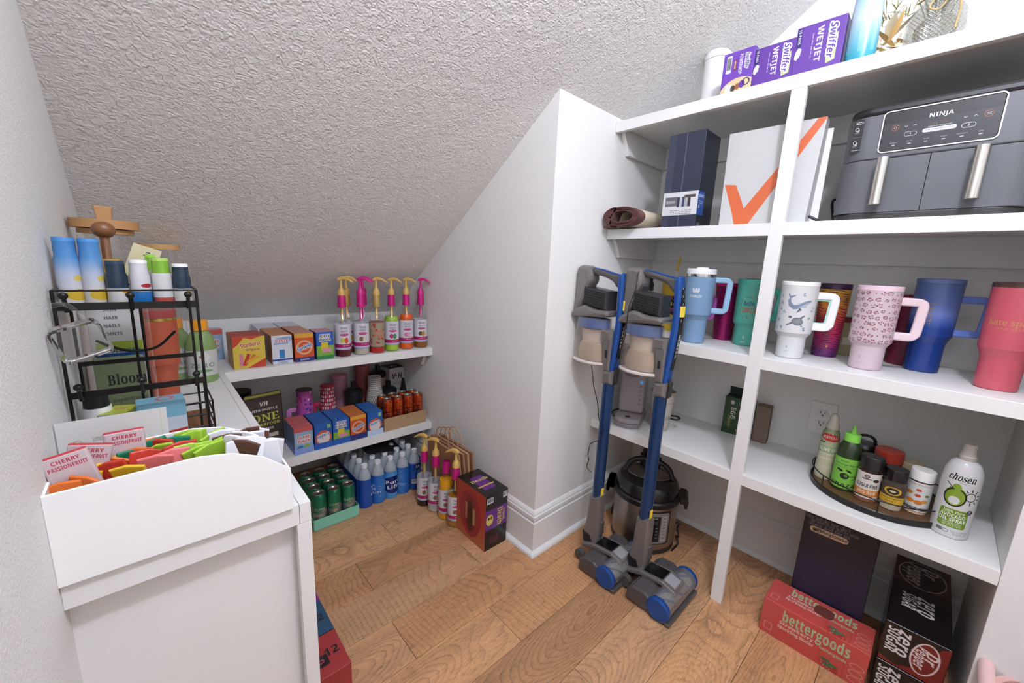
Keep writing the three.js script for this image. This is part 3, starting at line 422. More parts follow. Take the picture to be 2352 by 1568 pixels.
  for (const s of [-1, 1]) add(t, 'cooking_chart', uvTo(planar(box(0.052, 0.083, 0.0012, s * 0.134, 0.22, -0.0022)), a2).rotateY(0), pm(a2, 'gloss'));
  add(t, 'power_cord', tube([[-0.05, 0.05, -0.31], [-0.17, 0.085, -0.29], [-0.21, 0.09, -0.2], [-0.192, 0.03, -0.12], [-0.18, 0.005, -0.06], [-0.2, 0.005, -0.03], [-0.23, 0.02, -0.02]], 0.004), BLACK);
}
// ================= top shelf =================
{
  const jet = { base: '#54318c', front(c, w, h) { fill(c, '#6b3fa3', 0, 0, w, h); c.save(); c.translate(w, 0); c.rotate(PI / 2); const W = h, H = w; poly(c, '#cfe29a', [[W * 0.3, H * 0.13], [W * 0.85, H * 0.13], [W * 0.9, H * 0.3], [W * 0.5, H * 0.33]]); poly(c, '#63b089', [[W * 0.1, H * 0.33], [W * 0.34, H * 0.3], [W * 0.2, H * 0.16], [W * 0.24, H * 0.36]]); T(c, 'Swiffer', W * 0.45, H * 0.235, H * 0.2, '#5d3aa0', { skew: 0.25, st: '#f6f4fa', sw: H * 0.055, w: W * 0.7 }); T(c, 'WETJET', W * 0.45, H * 0.5, H * 0.17, '#f0eef6', { w: W * 0.72 }); small(c, '#c9bbe2', W * 0.2, H * 0.63, W * 0.5, 1, 7); c.restore(); fill(c, '#2d1f66', w * 0.02, h * 0.03, w * 0.1, h * 0.38); c.save(); c.translate(w * 0.07, h * 0.2); c.rotate(PI / 2); T(c, '15 PADS', 0, 0, w * 0.075, '#f0eef6'); c.restore(); poly(c, '#f2f1f4', [[0.02, 0.52], [0.08, 0.42], [0.15, 0.46], [0.13, 0.6], [0.06, 0.68], [0.01, 0.64]].map(([x, y]) => [x * w, y * h])); }, side(c, w, h) { fill(c, '#46287a', 0, 0, w, h); } };
  const f = carton(0.111, 0.104, 0.13, 1300, jet), b1 = thing('cleaning_pad_box', 'purple cleaning pad box standing in the middle of three purple boxes on the top shelf', 'box', [0.412, Y1, 0.5245], -PI / 2); add(b1, 'carton', f.g, pm(f.a));
  const b2 = thing('cleaning_pad_box', 'tallest purple cleaning pad box, nearest the blue refill pouch', 'box', [0.4115, Y1, 0.6285], -PI / 2 + 0.01); add(b2, 'carton', f.g.clone().scale(1, 1.18, 1), pm(f.a));
  const q = carton(0.09, 0.118, 0.11, 1300, { base: '#e6c79a', front(c, w, h) { fill(c, '#7b4cc0', 0, 0, w, h); ell(c, '#f0d6a6', w * 0.6, h * 1.02, w * 0.62, h * 0.36); c.save(); c.translate(w, 0); c.rotate(PI / 2); const W = h, H = w; T(c, 'Swiffer', W * 0.3, H * 0.22, H * 0.17, '#5d3aa0', { skew: 0.25, st: '#e9f0d8', sw: 6, w: W * 0.36 }); T(c, 'POWERMOP', W * 0.34, H * 0.42, H * 0.15, '#f0eef6', { w: W * 0.48 }); fill(c, '#8a3d3a', W * 0.2, H * 0.55, W * 0.26, H * 0.09); T(c, 'WOOD', W * 0.33, H * 0.595, H * 0.08, '#f4e6d8'); c.restore(); c.save(); c.translate(w * 0.12, h * 0.08); bars(c, 0, 0, w * 0.17, h * 0.42); c.restore(); fill(c, '#f2f0ee', w * 0.16, h * 0.78, w * 0.22, h * 0.26); ell(c, '#4a3a34', w * 0.42, h * 0.9, 9, 12); ell(c, '#a8653a', w * 0.56, h * 0.87, 9, 12); ell(c, '#6b3fa3', w * 0.7, h * 0.84, 11, 14); ell(c, '#3a2a60', w * 0.82, h * 0.8, 12, 12, 0, 4); }, side(c, w, h) { fill(c, '#5c3596', 0, 0, w, h); } });
  add(thing('cleaning_pad_box', 'violet mop refill box with tan lower half, leftmost of the purple boxes', 'box', [0.402, Y1, 0.4235], -PI / 2), 'carton', q.g, pm(q.a));
  const cn = thing('canister', 'plain white cylindrical canister behind the leftmost purple box', 'canister', [0.5, Y1, 0.292]); add(cn, 'body', lathe([[0, 0], [0.042, 0], [0.043, 0.002], [0.043, 0.178]], 40), mat(0xe4e3e0, 0.5)); add(cn, 'lid', lathe([[0.043, 0.1785], [0.0445, 0.179], [0.0445, 0.196], [0.035, 0.206], [0, 0.209]], 40), mat(0xebeae7, 0.45));
  const lid = thing('plastic_dish', 'shallow upturned clear plastic dish lying at the left end of the top shelf', 'dish', [0.385, Y1, 0.1]); add(lid, 'rim', [lathe([[0.052, 0.001], [0.054, 0.003], [0.045, 0.016], [0.02, 0.02], [0, 0.02]], 40), tube(Array.from({ length: 24 }, (_, i) => [0.054 * Math.cos(i * PI / 12), 0.003, 0.054 * Math.sin(i * PI / 12)]), 0.0012, true)], film);
  // blue refill pouch
  const a = art(300, 420, (c, w, h) => { fill(c, grad(c, 0, 0, 0, h, '#1c4fb4', '#b7d9ef', '#cfe6f3', '#86c8dd', '#2aa5be'), 0, 0, w, h); poly(c, '#1f55bd', [[0, 0], [w, 0], [w, h * 0.03], [w * 0.4, h * 0.12], [0, h * 0.34]]); for (let i = 0; i < 5; i++) fill(c, 'rgba(255,255,255,0.22)', w * (0.2 + i * 0.14), h * 0.3, w * 0.05, h * 0.6); });
  const pp = lathe([[0, 0], [0.028, 0], [0.0305, 0.006], [0.031, 0.05], [0.0305, 0.11], [0.027, 0.165], [0.022, 0.19], [0.003, 0.2]], 40); pp.scale(1.05, 1, 0.8);
  const po = thing('refill_pouch', 'glossy blue and pale aqua refill bottle beside the purple boxes on the top shelf', 'bottle', [0.372, Y1, 0.7195], -PI / 2); add(po, 'body', uvTo(pp, a), pm(a, 'gloss'));
}
function petal(l, w, bend, mat_, par, name, x, y, z, ry, tilt) { const g = new THREE.PlaneGeometry(w, l, 4, 8).translate(0, l / 2, 0), p = g.attributes.position; for (let i = 0; i < p.count; i++) { const k = p.getY(i) / l; p.setX(i, p.getX(i) * Math.sin(PI * Math.min(0.97, 0.12 + 0.85 * k))); p.setZ(i, bend * k * k + 0.25 * Math.abs(p.getX(i))); } g.computeVertexNormals(); g.rotateX(tilt); g.rotateY(ry); g.translate(x, y, z); return add(par, name, g, mat_); }
{ // vases with dried flowers at the right end of the top shelf
  const cross = noiseTex(256, 256, (x, y) => { const a = Math.abs(((x + y) / 32 % 1) - 0.5) * 2, b = Math.abs((((x - y) / 32 % 1) + 1) % 1 - 0.5) * 2; return Math.min(1, Math.max(0, Math.max(a, b) * 2.2 - 1.2)); });
  cross.repeat.set(5, 2.2); const cut = new THREE.MeshPhysicalMaterial({ color: 0xf2f2ee, transmission: 0.85, thickness: 0, roughness: 0.08, bumpMap: cross, bumpScale: 0.005, ior: 1.5 });
  const leaf = mat(0x6b7d4e, 0.7, 0, { side: THREE.DoubleSide }), cream = mat(0xefe3c2, 0.7, 0, { side: THREE.DoubleSide }), straw = mat(0xcfa86a, 0.75, 0, { side: THREE.DoubleSide }), peach = mat(0xdd8f74, 0.7, 0, { side: THREE.DoubleSide }), moss = mat(0x9aa06c, 0.85, 0, { side: THREE.DoubleSide });
  const vaseGeo = [lathe([[0, 0.002], [0.04, 0], [0.05, 0.008], [0.057, 0.04], [0.055, 0.075], [0.042, 0.105], [0.03, 0.12], [0.029, 0.135], [0.034, 0.148]], 48), lathe([[0.031, 0.147], [0.026, 0.12], [0.05, 0.075], [0.052, 0.04], [0.046, 0.012], [0, 0.008]], 40)];
  const v = thing('glass_vase', 'round cut-glass vase with twine and a wooden heart tag on the top shelf', 'vase', [0.41, Y1, 0.852], -PI / 2); add(v, 'vase', vaseGeo, cut);
  add(v, 'filler', sph(0.04, 0, 0.045, 0, 0.8), mat(0x9a9472, 0.9));
  add(v, 'twine', [tube([[-0.04, 0.112, 0.012], [-0.02, 0.108, 0.037], [0.01, 0.1, 0.045], [0.03, 0.106, 0.03]], 0.0022), tube([[-0.005, 0.1, 0.047], [-0.012, 0.075, 0.06], [0.004, 0.065, 0.061], [0.014, 0.08, 0.058], [0.008, 0.1, 0.048]], 0.002), tube([[0.01, 0.1, 0.047], [0.033, 0.088, 0.05], [0.04, 0.06, 0.05], [0.038, 0.02, 0.052]], 0.002)], mat(0xb89a68, 0.9));
  const hs = new THREE.Shape(); hs.moveTo(0, -0.02); hs.bezierCurveTo(-0.03, 0.004, -0.018, 0.024, 0, 0.012); hs.bezierCurveTo(0.018, 0.024, 0.03, 0.004, 0, -0.02);
  const ht = add(v, 'heart_tag', move(ext(hs, 0.004, 0.0008), 0.026, 0.104, 0.064, -0.1, 0.15, 0.1), mat(0xf0e7d2, 0.6)); add(ht, 'tag_backing', move(ext(hs, 0.0035, 0.0005).scale(1.09, 1.09, 1), 0.0255, 0.1035, 0.0598, -0.1, 0.15, 0.1), mat(0xb98a55, 0.7));
  const vase2 = thing('glass_vase', 'cut-glass vase at the right edge of the top shelf', 'vase', [0.41, Y1, 1.075], -PI / 2); add(vase2, 'vase', vaseGeo.map((g) => g.clone().scale(0.95, 1.1, 0.95)), cut);
  const bunch = (label, x, z, n, cols, H) => { const b = thing('dried_flowers', label, 'flowers', [x, Y1 + 0.02, z]); const stems = []; for (let i = 0; i < n; i++) { const a = rr(0, 2 * PI), r = rr(0.02, 0.085), y = H + rr(-0.02, 0.06); stems.push(rod([0, 0, 0], [Math.cos(a) * r, y, Math.sin(a) * r], 0.0011, 5)); for (let k = 0; k < 4; k++) petal(rr(0.03, 0.06), rr(0.01, 0.02), rr(-0.02, 0.02), cols[Math.floor(rnd() * cols.length)], b, 'petal', Math.cos(a) * r, y, Math.sin(a) * r, rr(0, 6.28), rr(0.3, 1.9)); } add(b, 'stems', stems, leaf); return b; };
  bunch('cream, peach and green dried flowers in the vase with the heart tag', 0.41, 0.852, 16, [cream, cream, leaf, peach, moss], 0.15);
  bunch('green leaves and white petals in the vase at the right edge', 0.41, 1.075, 9, [leaf, cream, cream, moss], 0.15);
  const w = thing('dried_flowers', 'cream and straw-coloured dried petals lying between the refill bottle and the vase', 'flowers', [0.405, Y1 + 0.001, 0.775]);
  for (let i = 0; i < 16; i++) petal(rr(0.045, 0.085), rr(0.014, 0.024), rr(-0.02, 0.02), i % 3 ? cream : straw, w, 'petal', rr(-0.02, 0.02), rr(0.005, 0.06), rr(-0.022, 0.015), rr(0, 6.28), rr(0.4, 2.0));
  for (let i = 0; i < 60; i++) petal(rr(0.02, 0.035), 0.003, 0.004, i % 4 ? moss : straw, w, 'frond', rr(-0.025, 0.02), 0.085 + rr(-0.01, 0.035), rr(-0.03, 0.035), rr(0, 6.28), rr(0, 1.6));
  const clr = thing('clear_box', 'clear plastic box edge between the refill bottle and the dried petals', 'box', [0.42, Y1, 0.757]); add(clr, 'sheet', bx(-0.05, 0.05, 0, 0.16, -0.0006, 0.0006), film);
}
// ================= lowest shelf =================
{ // slim single-cup coffee maker
  const t = thing('coffee_maker', 'slim lilac-grey single-cup coffee maker behind the two vacuums', 'coffee maker', [0.455, Y4, 0.122], -1.2), m = mat(0xa39b9f, 0.4), m2 = mat(0x8c858a, 0.45);
  const foot = (w, d, r) => { const s = new THREE.Shape(); s.moveTo(-w / 2, -d / 2); s.lineTo(w / 2, -d / 2); s.lineTo(w / 2, d / 2 - r); s.quadraticCurveTo(w / 2 - 0.004, d / 2 - 0.004, 0, d / 2); s.quadraticCurveTo(-w / 2 + 0.004, d / 2 - 0.004, -w / 2, d / 2 - r); s.closePath(); return s; };
  const lay = (s, h, y, b = 0.003) => move(ext(s, h, b), 0, y + h / 2, 0, -PI / 2).applyMatrix4(new THREE.Matrix4().makeRotationY(PI)).rotateY(0);
  add(t, 'base', lay(foot(0.112, 0.21, 0.04), 0.018, 0), m2).rotation.y = 0;
  const b2 = add(t, 'drip_tray', lay(foot(0.106, 0.2, 0.04), 0.02, 0.0185), m); add(b2, 'drain_hole', move(cyl(0.011, 0.011, 0.0015), 0, 0.0386, 0.062), BLACK);
  const col = add(t, 'column', box(0.104, 0.2, 0.11, 0, 0.139, -0.045, 0.014, 3), m);
  const hd = add(t, 'head', box(0.108, 0.085, 0.17, 0, 0.2825, -0.012, 0.02, 3), m); add(hd, 'spout', lathe([[0, 0], [0.026, 0.001], [0.034, 0.01], [0.036, 0.03]], 28).translate(0, 0.214, 0.035), mat(0x756e73, 0.25));
  const a = art(220, 60, (c, w, h) => { fill(c, '#a39b9f', 0, 0, w, h); T(c, 'KEURIG', w / 2, h / 2, 34, '#d9d5d6', { w: 150, b: 0 }); }); add(hd, 'badge', uvTo(planar(box(0.066, 0.018, 0.001, 0, 0.262, 0.0735)), a), pm(a));
  const bt = []; for (let i = 0; i < 6; i++) bt.push(move(cyl(0.006, 0.006, 0.0016), 0.036, 0.085 + i * 0.02, 0.0098, PI / 2)); add(col, 'buttons', bt.slice(0, 5), mat(0x8b8489, 0.4)); add(col, 'power_light', bt[5], mat(0x3f8fd0, 0.4, 0, { emissive: 0x2f8fe0, emissiveIntensity: 0.5 }));
  add(t, 'power_cord', tube([[-0.05, 0.02, -0.1], [-0.085, 0.008, -0.06], [-0.075, 0.006, -0.01], [-0.062, 0.016, 0.02]], 0.0035), BLACK);
}
{
  const t = thing('canister', 'cream flared metal canister with rim band beside the coffee maker', 'canister', [0.478, Y4, 0.252], toCam(0.478, 0.252));
  const a = art(360, 200, (c, w, h) => { fill(c, '#cbc4b8', 0, 0, w, h); fill(c, '#8f8779', 0, h * 0.2, w, 2); T(c, 'DIVINE MERCY', w * 0.5, h * 0.62, 26, '#4a453f', { b: 0, f: 'serif' }); });
  add(t, 'body', uvTo(lathe([[0, 0], [0.032, 0], [0.0335, 0.003], [0.0475, 0.158]], 44), a), pm(a)); add(t, 'rim', lathe([[0.0475, 0.1575], [0.0505, 0.159], [0.0505, 0.169], [0.047, 0.171], [0.0455, 0.165]], 40), mat(0xb3aa9b, 0.35, 0.5));
  add(t, 'cord_loop', tube([[0.035, 0.055, -0.03], [0.062, 0.06, -0.02], [0.075, 0.058, -0.008], [0.06, 0.052, 0.002], [0.036, 0.05, -0.012]], 0.0035), BLACK);
}
{
  const f = carton(0.105, 0.158, 0.06, 1200, { base: '#17331f', front(c, w, h) { fill(c, '#2b4a26', 0, 0, w, h); c.save(); c.translate(w * 0.34, h * 0.43); c.rotate(PI / 2); T(c, 'EGG', 0, 0, 30, '#e9eee2', { w: 62 }); c.restore(); c.save(); c.translate(w * 0.24, h * 0.66); c.rotate(PI / 2); T(c, 'Genie', 0, 0, 22, '#b7a35a', { f: 'serif', skew: 0.3, w: 60 }); c.restore(); ell(c, '#cfd6c6', w * 0.28, h * 0.14, 8, 11); poly(c, '#4f8a4b', [[w * 0.56, h * 0.42], [w, h * 0.36], [w, h * 0.68], [w * 0.62, h * 0.6]]); fill(c, '#cfd3c9', w * 0.54, h * 0.32, w * 0.24, h * 0.12); ell(c, '#332a2a', w * 0.55, h * 0.86, 13, 14); ell(c, '#b89a8a', w * 0.55, h * 0.86, 7, 8); small(c, '#aebba0', w * 0.5, h * 0.1, w * 0.32, 4, 6); }, top(c, w, h) { fill(c, '#10261a', 0, 0, w, h); } });
  const t = thing('egg_gadget_box', 'dark green gadget box with raised hanging flap behind the middle post', 'box', [0.71, Y4, 0.478], -1.46); add(t, 'carton', f.g, pm(f.a, 'satin')); add(t, 'hanging_flap', move(box(0.1, 0.034, 0.0012, 0, 0.173, -0.026), 0, 0, 0), mat(0x142b1d, 0.5));
  const k = carton(0.05, 0.15, 0.05, 300, { base: '#8d7a66' }); add(thing('kraft_carton', 'plain brown carton peeping out to the right of the middle post', 'box', [0.705, Y4, 0.568], -1.46), 'carton', k.g, pm(k.a, 'matte'));
}
{ // turntable tray with oils and spices
  const cx = 0.543, cz = 0.935, R = 0.163, t = thing('turntable_tray', 'round dark metal turntable with wooden base and wire rail holding oils and spices', 'tray', [cx, Y4, cz]);
  const grain = art(512, 512, (c, w, h) => { fill(c, '#6f4f30', 0, 0, w, h); for (let i = 0; i < 260; i++) { c.globalAlpha = 0.35; poly(c, ['#4a321c', '#8a673f', '#5c4126'][i % 3], [[0, rr(0, h)], [w * 0.3, rr(0, h) * 0 + i * 2], [w * 0.7, i * 2 + rr(-8, 8)], [w, i * 2 + rr(-8, 8)]], rr(1, 2.5)); } c.globalAlpha = 1; });
  const disc = lathe([[0, 0.016], [R - 0.004, 0.016], [R - 0.003, 0.012], [R - 0.003, 0.006], [0, 0.005]].reverse(), 72); { const p = disc.attributes.position, uv = disc.attributes.uv; for (let i = 0; i < p.count; i++) uv.setXY(i, p.getX(i) / R / 2 + 0.5, p.getZ(i) / R / 2 + 0.5); }
  add(t, 'wooden_base', uvTo(disc, grain), pm(grain, 'satin'));
  const ring = (r, y, q) => tube(Array.from({ length: 48 }, (_, i) => [r * Math.cos(i * PI / 24), y, r * Math.sin(i * PI / 24)]), q, true, 144);
  add(t, 'metal_rim', lathe([[R - 0.002, 0.002], [R + 0.0015, 0.004], [R + 0.0025, 0.018], [R + 0.001, 0.02], [R - 0.002, 0.018]], 72), IRON); add(t, 'foot_ring', lathe([[0.1, 0], [0.1, 0.0055]], 48), IRON);
  const w = [ring(R + 0.0015, 0.053, 0.0018)]; for (let i = 0; i < 7; i++) { const a = 0.35 + i * 2 * PI / 7; w.push(rod([(R + 0.0012) * Math.cos(a), 0.015, (R + 0.0012) * Math.sin(a)], [(R + 0.0012) * Math.cos(a), 0.053, (R + 0.0012) * Math.sin(a)], 0.0018)); } add(t, 'wire_rail', w, IRON);
}
const yT = Y4 + 0.0165;
function jar(name, label, cat, [x, z], parts, turn) { const t = thing(name, label, cat, [x, yT, z], turn ?? toCam(x, z)); for (const [n, g, m] of parts) add(t, n, g, m); return t; }
const sleeve = (r, y0, y1, a, arc = 1) => uvTo(lathe([[r, y0], [r, y1]], 40, 2 * PI * arc), a);
{
  const a1 = art(330, 330, (c, w, h) => { fill(c, grad(c, 0, 0, 0, h, '#9aa57c', '#b9bf98', '#d9d6bb', '#d8d3b6', '#c7c49e'), 0, 0, w, h); ell(c, '#c23b2c', w * 0.5, h * 0.15, 58, 24, 0.06); T(c, 'BERTOLLI', w * 0.5, h * 0.15, 22, '#f6ece2', { w: 96, f: 'serif' }); fill(c, '#a7b98c', 0, h * 0.33, w, h * 0.13); T(c, 'OLIVE OIL', w * 0.5, h * 0.395, 28, '#f3f4ea', { w: 118 }); T(c, 'EXTRA LIGHT', w * 0.5, h * 0.53, 18, '#b39c55', { b: 0, f: 'serif' }); for (let i = 0; i < 6; i++) ell(c, '#39432c', w * 0.33 + i * 6, h * 0.27 - (i % 3) * 4, 6, 3, i); small(c, '#c7ba85', w * 0.36, h * 0.6, w * 0.28, 5, 9); });
  jar('oil_spray_bottle', 'tall pale green oil spray can with a red oval logo', 'bottle', [0.512, 0.806], [['body', uvTo(lathe([[0, 0], [0.0235, 0], [0.0245, 0.003], [0.0245, 0.135], [0.022, 0.155], [0.0165, 0.167]], 40), a1), pm(a1, 'gloss')], ['cap', lathe([[0.0165, 0.167], [0.0175, 0.168], [0.0175, 0.182], [0.013, 0.19], [0.0125, 0.206], [0.006, 0.216], [0, 0.217]], 32), mat(0xd9d4c8, 0.25, 0, { transmission: 0.35, thickness: 0 })]]);
  const a2 = art(420, 250, (c, w, h) => { fill(c, '#86cf4c', 0, 0, w, h); T(c, 'Drizzle', w * 0.47, h * 0.1, 17, '#243c18', { f: 'serif', w: 46 }); T(c, 'Extra Virgin Olive Oil', w * 0.5, h * 0.2, 20, '#243c18', { f: 'serif', w: 128 }); small(c, '#5f9a3a', w * 0.36, h * 0.27, w * 0.3, 3, 7); ell(c, '#1b2614', w * 0.5, h * 0.58, 24, 25); ell(c, '#1b2614', w * 0.43, h * 0.41, 19, 9, 0.35); ell(c, '#1b2614', w * 0.54, h * 0.4, 18, 8, 0.5); T(c, 'G', w * 0.515, h * 0.56, 26, '#86cf4c'); poly(c, '#1b2614', [[w * 0.55, h * 0.57], [w * 0.64, h * 0.55], [w * 0.64, h * 0.63], [w * 0.6, h * 0.68]], 4); T(c, 'GRAZA', w * 0.49, h * 0.89, 40, '#1b2614', { w: 150 }); });
  const green = mat(0x2a3a22, 0.16);
  jar('squeeze_bottle', 'dark green squeeze bottle with bright green label and pointed green nozzle', 'bottle', [0.477, 0.861], [['body', lathe([[0, 0], [0.029, 0], [0.0305, 0.004], [0.0305, 0.112], [0.028, 0.134], [0.02, 0.152], [0.016, 0.157]], 40), green], ['label', sleeve(0.0309, 0.008, 0.105, a2), pm(a2)], ['nozzle_cap', lathe([[0.018, 0.154], [0.0195, 0.155], [0.0195, 0.177], [0.017, 0.179], [0.008, 0.18], [0.0062, 0.188], [0.003, 0.203], [0, 0.205]], 32), mat(0x86d653, 0.35)]]);
  const spice = (label, p, r, hB, hT, lidC, la, rub, ly0, ly1, fin = 0.3) => jar('spice_jar', label, 'jar', p, [['glass', lathe([[0, 0], [r - 0.002, 0], [r, 0.003], [r, hB - 0.008], [r - 0.003, hB]], 40), glass()], ['seasoning', lathe([[0, 0.0015], [r - 0.0018, 0.0015], [r - 0.0018, hB * 0.86], [0, hB * 0.84]], 32), mat(rub, 0.9)], ['label', sleeve(r + 0.0004, ly0, ly1, la), pm(la)], ['lid', lathe([[r - 0.002, hB], [r + 0.0008, hB + 0.001], [r + 0.0008, hT - 0.003], [r - 0.001, hT], [0, hT]], 40), mat(lidC, fin)]]);
  const a3 = art(380, 220, (c, w, h) => { fill(c, '#e9e4da', 0, 0, w, h); fill(c, '#e08a3c', 0, h * 0.66, w, h * 0.24); ell(c, '#5a4a44', w * 0.48, h * 0.14, 14, 16); ell(c, '#b59a86', w * 0.48, h * 0.14, 9, 11); fill(c, '#4a4340', w * 0.42, h * 0.22, 46, 9); ell(c, '#3a1d10', w * 0.61, h * 0.26, 17, 13); T(c, 'SUGAR FREE', w * 0.5, h * 0.5, 42, '#2b2624', { w: 118, ky: 1.1 }); T(c, 'BBQ RUB', w * 0.5, h * 0.77, 36, '#f6ead8', { w: 104 }); });
  spice('spice jar with black lid and an orange band on its white label', [0.449, 0.917], 0.027, 0.1, 0.136, 0x1d1a1b, a3, 0x8a5a3c, 0.012, 0.09);
  const a4 = art(380, 220, (c, w, h) => { fill(c, '#4a3a30', 0, 0, w, h); fill(c, '#e4b92e', 0, h * 0.64, w, h * 0.36); ell(c, '#e4b92e', w * 0.5, h * 0.35, 46, 46); ell(c, '#2a211b', w * 0.5, h * 0.35, 33, 33); ell(c, '#e9ddbd', w * 0.5, h * 0.36, 17, 12); T(c, 'LEGEND', w * 0.5, h * 0.2, 12, '#3a2c20'); T(c, 'BAGEL', w * 0.5, h * 0.5, 12, '#3a2c20'); T(c, 'EVERYTHING', w * 0.5, h * 0.75, 24, '#4a3a20', { w: 116, f: 'serif' }); T(c, 'BAGEL', w * 0.5, h * 0.89, 22, '#4a3a20', { w: 62, f: 'serif' }); });
  spice('clear spice jar with glossy black lid and a round yellow badge on its brown label', [0.449, 0.972], 0.0255, 0.086, 0.12, 0x161315, a4, 0xb9ab93, 0.022, 0.078, 0.12);
  const a5 = art(380, 240, (c, w, h) => { fill(c, '#eceae4', 0, 0, w, h); T(c, 'BETTER SEASONED', w * 0.5, h * 0.08, 15, '#8b847c', { b: 0 }); for (const [x, y, q, s] of [[0.5, 0.26, '#d9543f', 14], [0.38, 0.4, '#e39a3a', 20], [0.5, 0.45, '#c7492f', 15], [0.62, 0.42, '#5f7d3f', 13], [0.41, 0.66, '#e08a2e', 22], [0.52, 0.68, '#d97d24', 22], [0.6, 0.62, '#e3a24b', 18]]) ell(c, q, w * x, h * y, s, s * 0.8); fill(c, '#4a4a44', w * 0.3, h * 0.86, w * 0.4, h * 0.09); small(c, '#e9e6dc', w * 0.36, h * 0.89, w * 0.28, 1, 8); });
  spice('spice jar with white lid and orange food pictures on its label', [0.481, 1.022], 0.0255, 0.098, 0.128, 0xe9e7e2, a5, 0xd8b79a, 0.01, 0.095);
  const a6 = art(200, 160, (c, w, h) => { fill(c, '#3a1a1c', 0, 0, w, h); T(c, 'chili', w * 0.5, h * 0.6, 30, '#d9c2a4'); });
  jar('spice_jar', 'dark jar with wide bright red lid behind the black-lidded jars', 'jar', [0.583, 0.945], [['body', uvTo(lathe([[0, 0], [0.031, 0], [0.032, 0.003], [0.032, 0.085], [0.029, 0.092]], 40), a6), pm(a6, 'gloss')], ['lid', lathe([[0.033, 0.091], [0.0345, 0.092], [0.0345, 0.124], [0.032, 0.127], [0, 0.127]], 40), mat(0xc2402f, 0.35)]]);
  jar('spice_jar', 'jar with beige lid at the back right of the turntable', 'jar', [0.602, 0.998], [['body', lathe([[0, 0], [0.026, 0], [0.027, 0.003], [0.027, 0.072]], 36), mat(0x8f7a5c, 0.25)], ['lid', lathe([[0.0275, 0.072], [0.0285, 0.073], [0.0285, 0.1], [0.026, 0.103], [0, 0.103]], 36), mat(0xcbbf9f, 0.4)]]);
  const pot = jar('sauce_pot', 'black lidded pot with ring handle at the back of the turntable', 'pot', [0.635, 0.882], [['body', lathe([[0, 0], [0.035, 0], [0.037, 0.004], [0.037, 0.09], [0.034, 0.1]], 36), BLACK], ['lid', lathe([[0.038, 0.1], [0.039, 0.102], [0.034, 0.112], [0, 0.115]], 36), mat(0x2a2828, 0.3)], ['ring_handle', tube([[-0.024, 0.112, 0.01], [-0.022, 0.13, 0.012], [-0.008, 0.14, 0.012], [0.01, 0.14, 0.01], [0.022, 0.13, 0.008], [0.025, 0.112, 0.006]], 0.0045), BLACK]]);
  // avocado oil spray
  const a7 = art(560, 480, (c, w, h) => {
    fill(c, '#e9e8e6', 0, 0, w, h); T(c, 'chosen', w * 0.5, h * 0.2, 54, '#1d1a1a', { f: 'serif', skew: 0.25, w: 128 }); T(c, 'FOODS', w * 0.51, h * 0.265, 9, '#555', { b: 0 });
    ell(c, '#8fae3a', w * 0.475, h * 0.45, 52, 60, 0.15); ell(c, '#1d1a1a', w * 0.475, h * 0.46, 48, 54, 0.15, 7); ell(c, '#8fae3a', w * 0.475, h * 0.33, 20, 24); ell(c, '#e9e8e6', w * 0.475, h * 0.5, 26, 25); poly(c, '#1d1a1a', [[w * 0.39, h * 0.29], [w * 0.43, h * 0.33], [w * 0.455, h * 0.36], [w * 0.42, h * 0.35]], 4);
    ell(c, '#1d1a1a', w * 0.6, h * 0.42, 24, 25, 0, 4); for (let i = 0; i < 7; i++) { const a = -2.2 + i * 0.62; poly(c, '#1d1a1a', [[w * 0.6 + Math.cos(a) * 34, h * 0.42 + Math.sin(a) * 34], [w * 0.6 + Math.cos(a) * 48, h * 0.42 + Math.sin(a) * 48]], 5); }
    c.fillStyle = '#7d9c2e'; c.beginPath(); c.roundRect(w * 0.385, h * 0.615, w * 0.235, h * 0.24, 14); c.fill(); T(c, '100% Pure', w * 0.5, h * 0.65, 24, '#f2f4e6', { f: 'serif', skew: 0.2, w: 100 }); T(c, 'AVOCADO', w * 0.5, h * 0.7, 30, '#fff', { w: 116 }); T(c, 'OIL SPRAY', w * 0.5, h * 0.755, 30, '#fff', { w: 124 }); small(c, '#e6edcf', w * 0.43, h * 0.79, w * 0.15, 3, 9);
    ell(c, '#1d1a1a', w * 0.625, h * 0.62, 15, 15); small(c, '#fff', w * 0.607, h * 0.605, 20, 3, 7); ell(c, '#777', w * 0.47, h * 0.91, 13, 9, 0, 3); fill(c, '#777', w * 0.39, h * 0.885, 30, 20); T(c, '13.5 OZ (383g)', w * 0.58, h * 0.9, 13, '#888', { b: 0 }); small(c, '#a3a0a0', w * 0.53, h * 0.92, w * 0.12, 2, 8); });
  const t = thing('oil_spray_bottle', 'large white oil spray bottle with a green avocado picture right of the turntable', 'bottle', [0.455, Y4, 1.09], toCam(0.455, 1.09) + 0.05);
  add(t, 'body', uvTo(lathe([[0, 0], [0.034, 0], [0.0365, 0.003], [0.0367, 0.16], [0.0345, 0.182], [0.027, 0.203], [0.017, 0.211]], 52), a7), pm(a7, 'gloss')); add(t, 'spray_cap', lathe([[0.0165, 0.21], [0.017, 0.221], [0.0145, 0.224], [0.0125, 0.238], [0.0125, 0.249], [0.009, 0.253], [0, 0.253]], 32), mat(0xd7d1c6, 0.25, 0, { transmission: 0.3, thickness: 0 }));
}
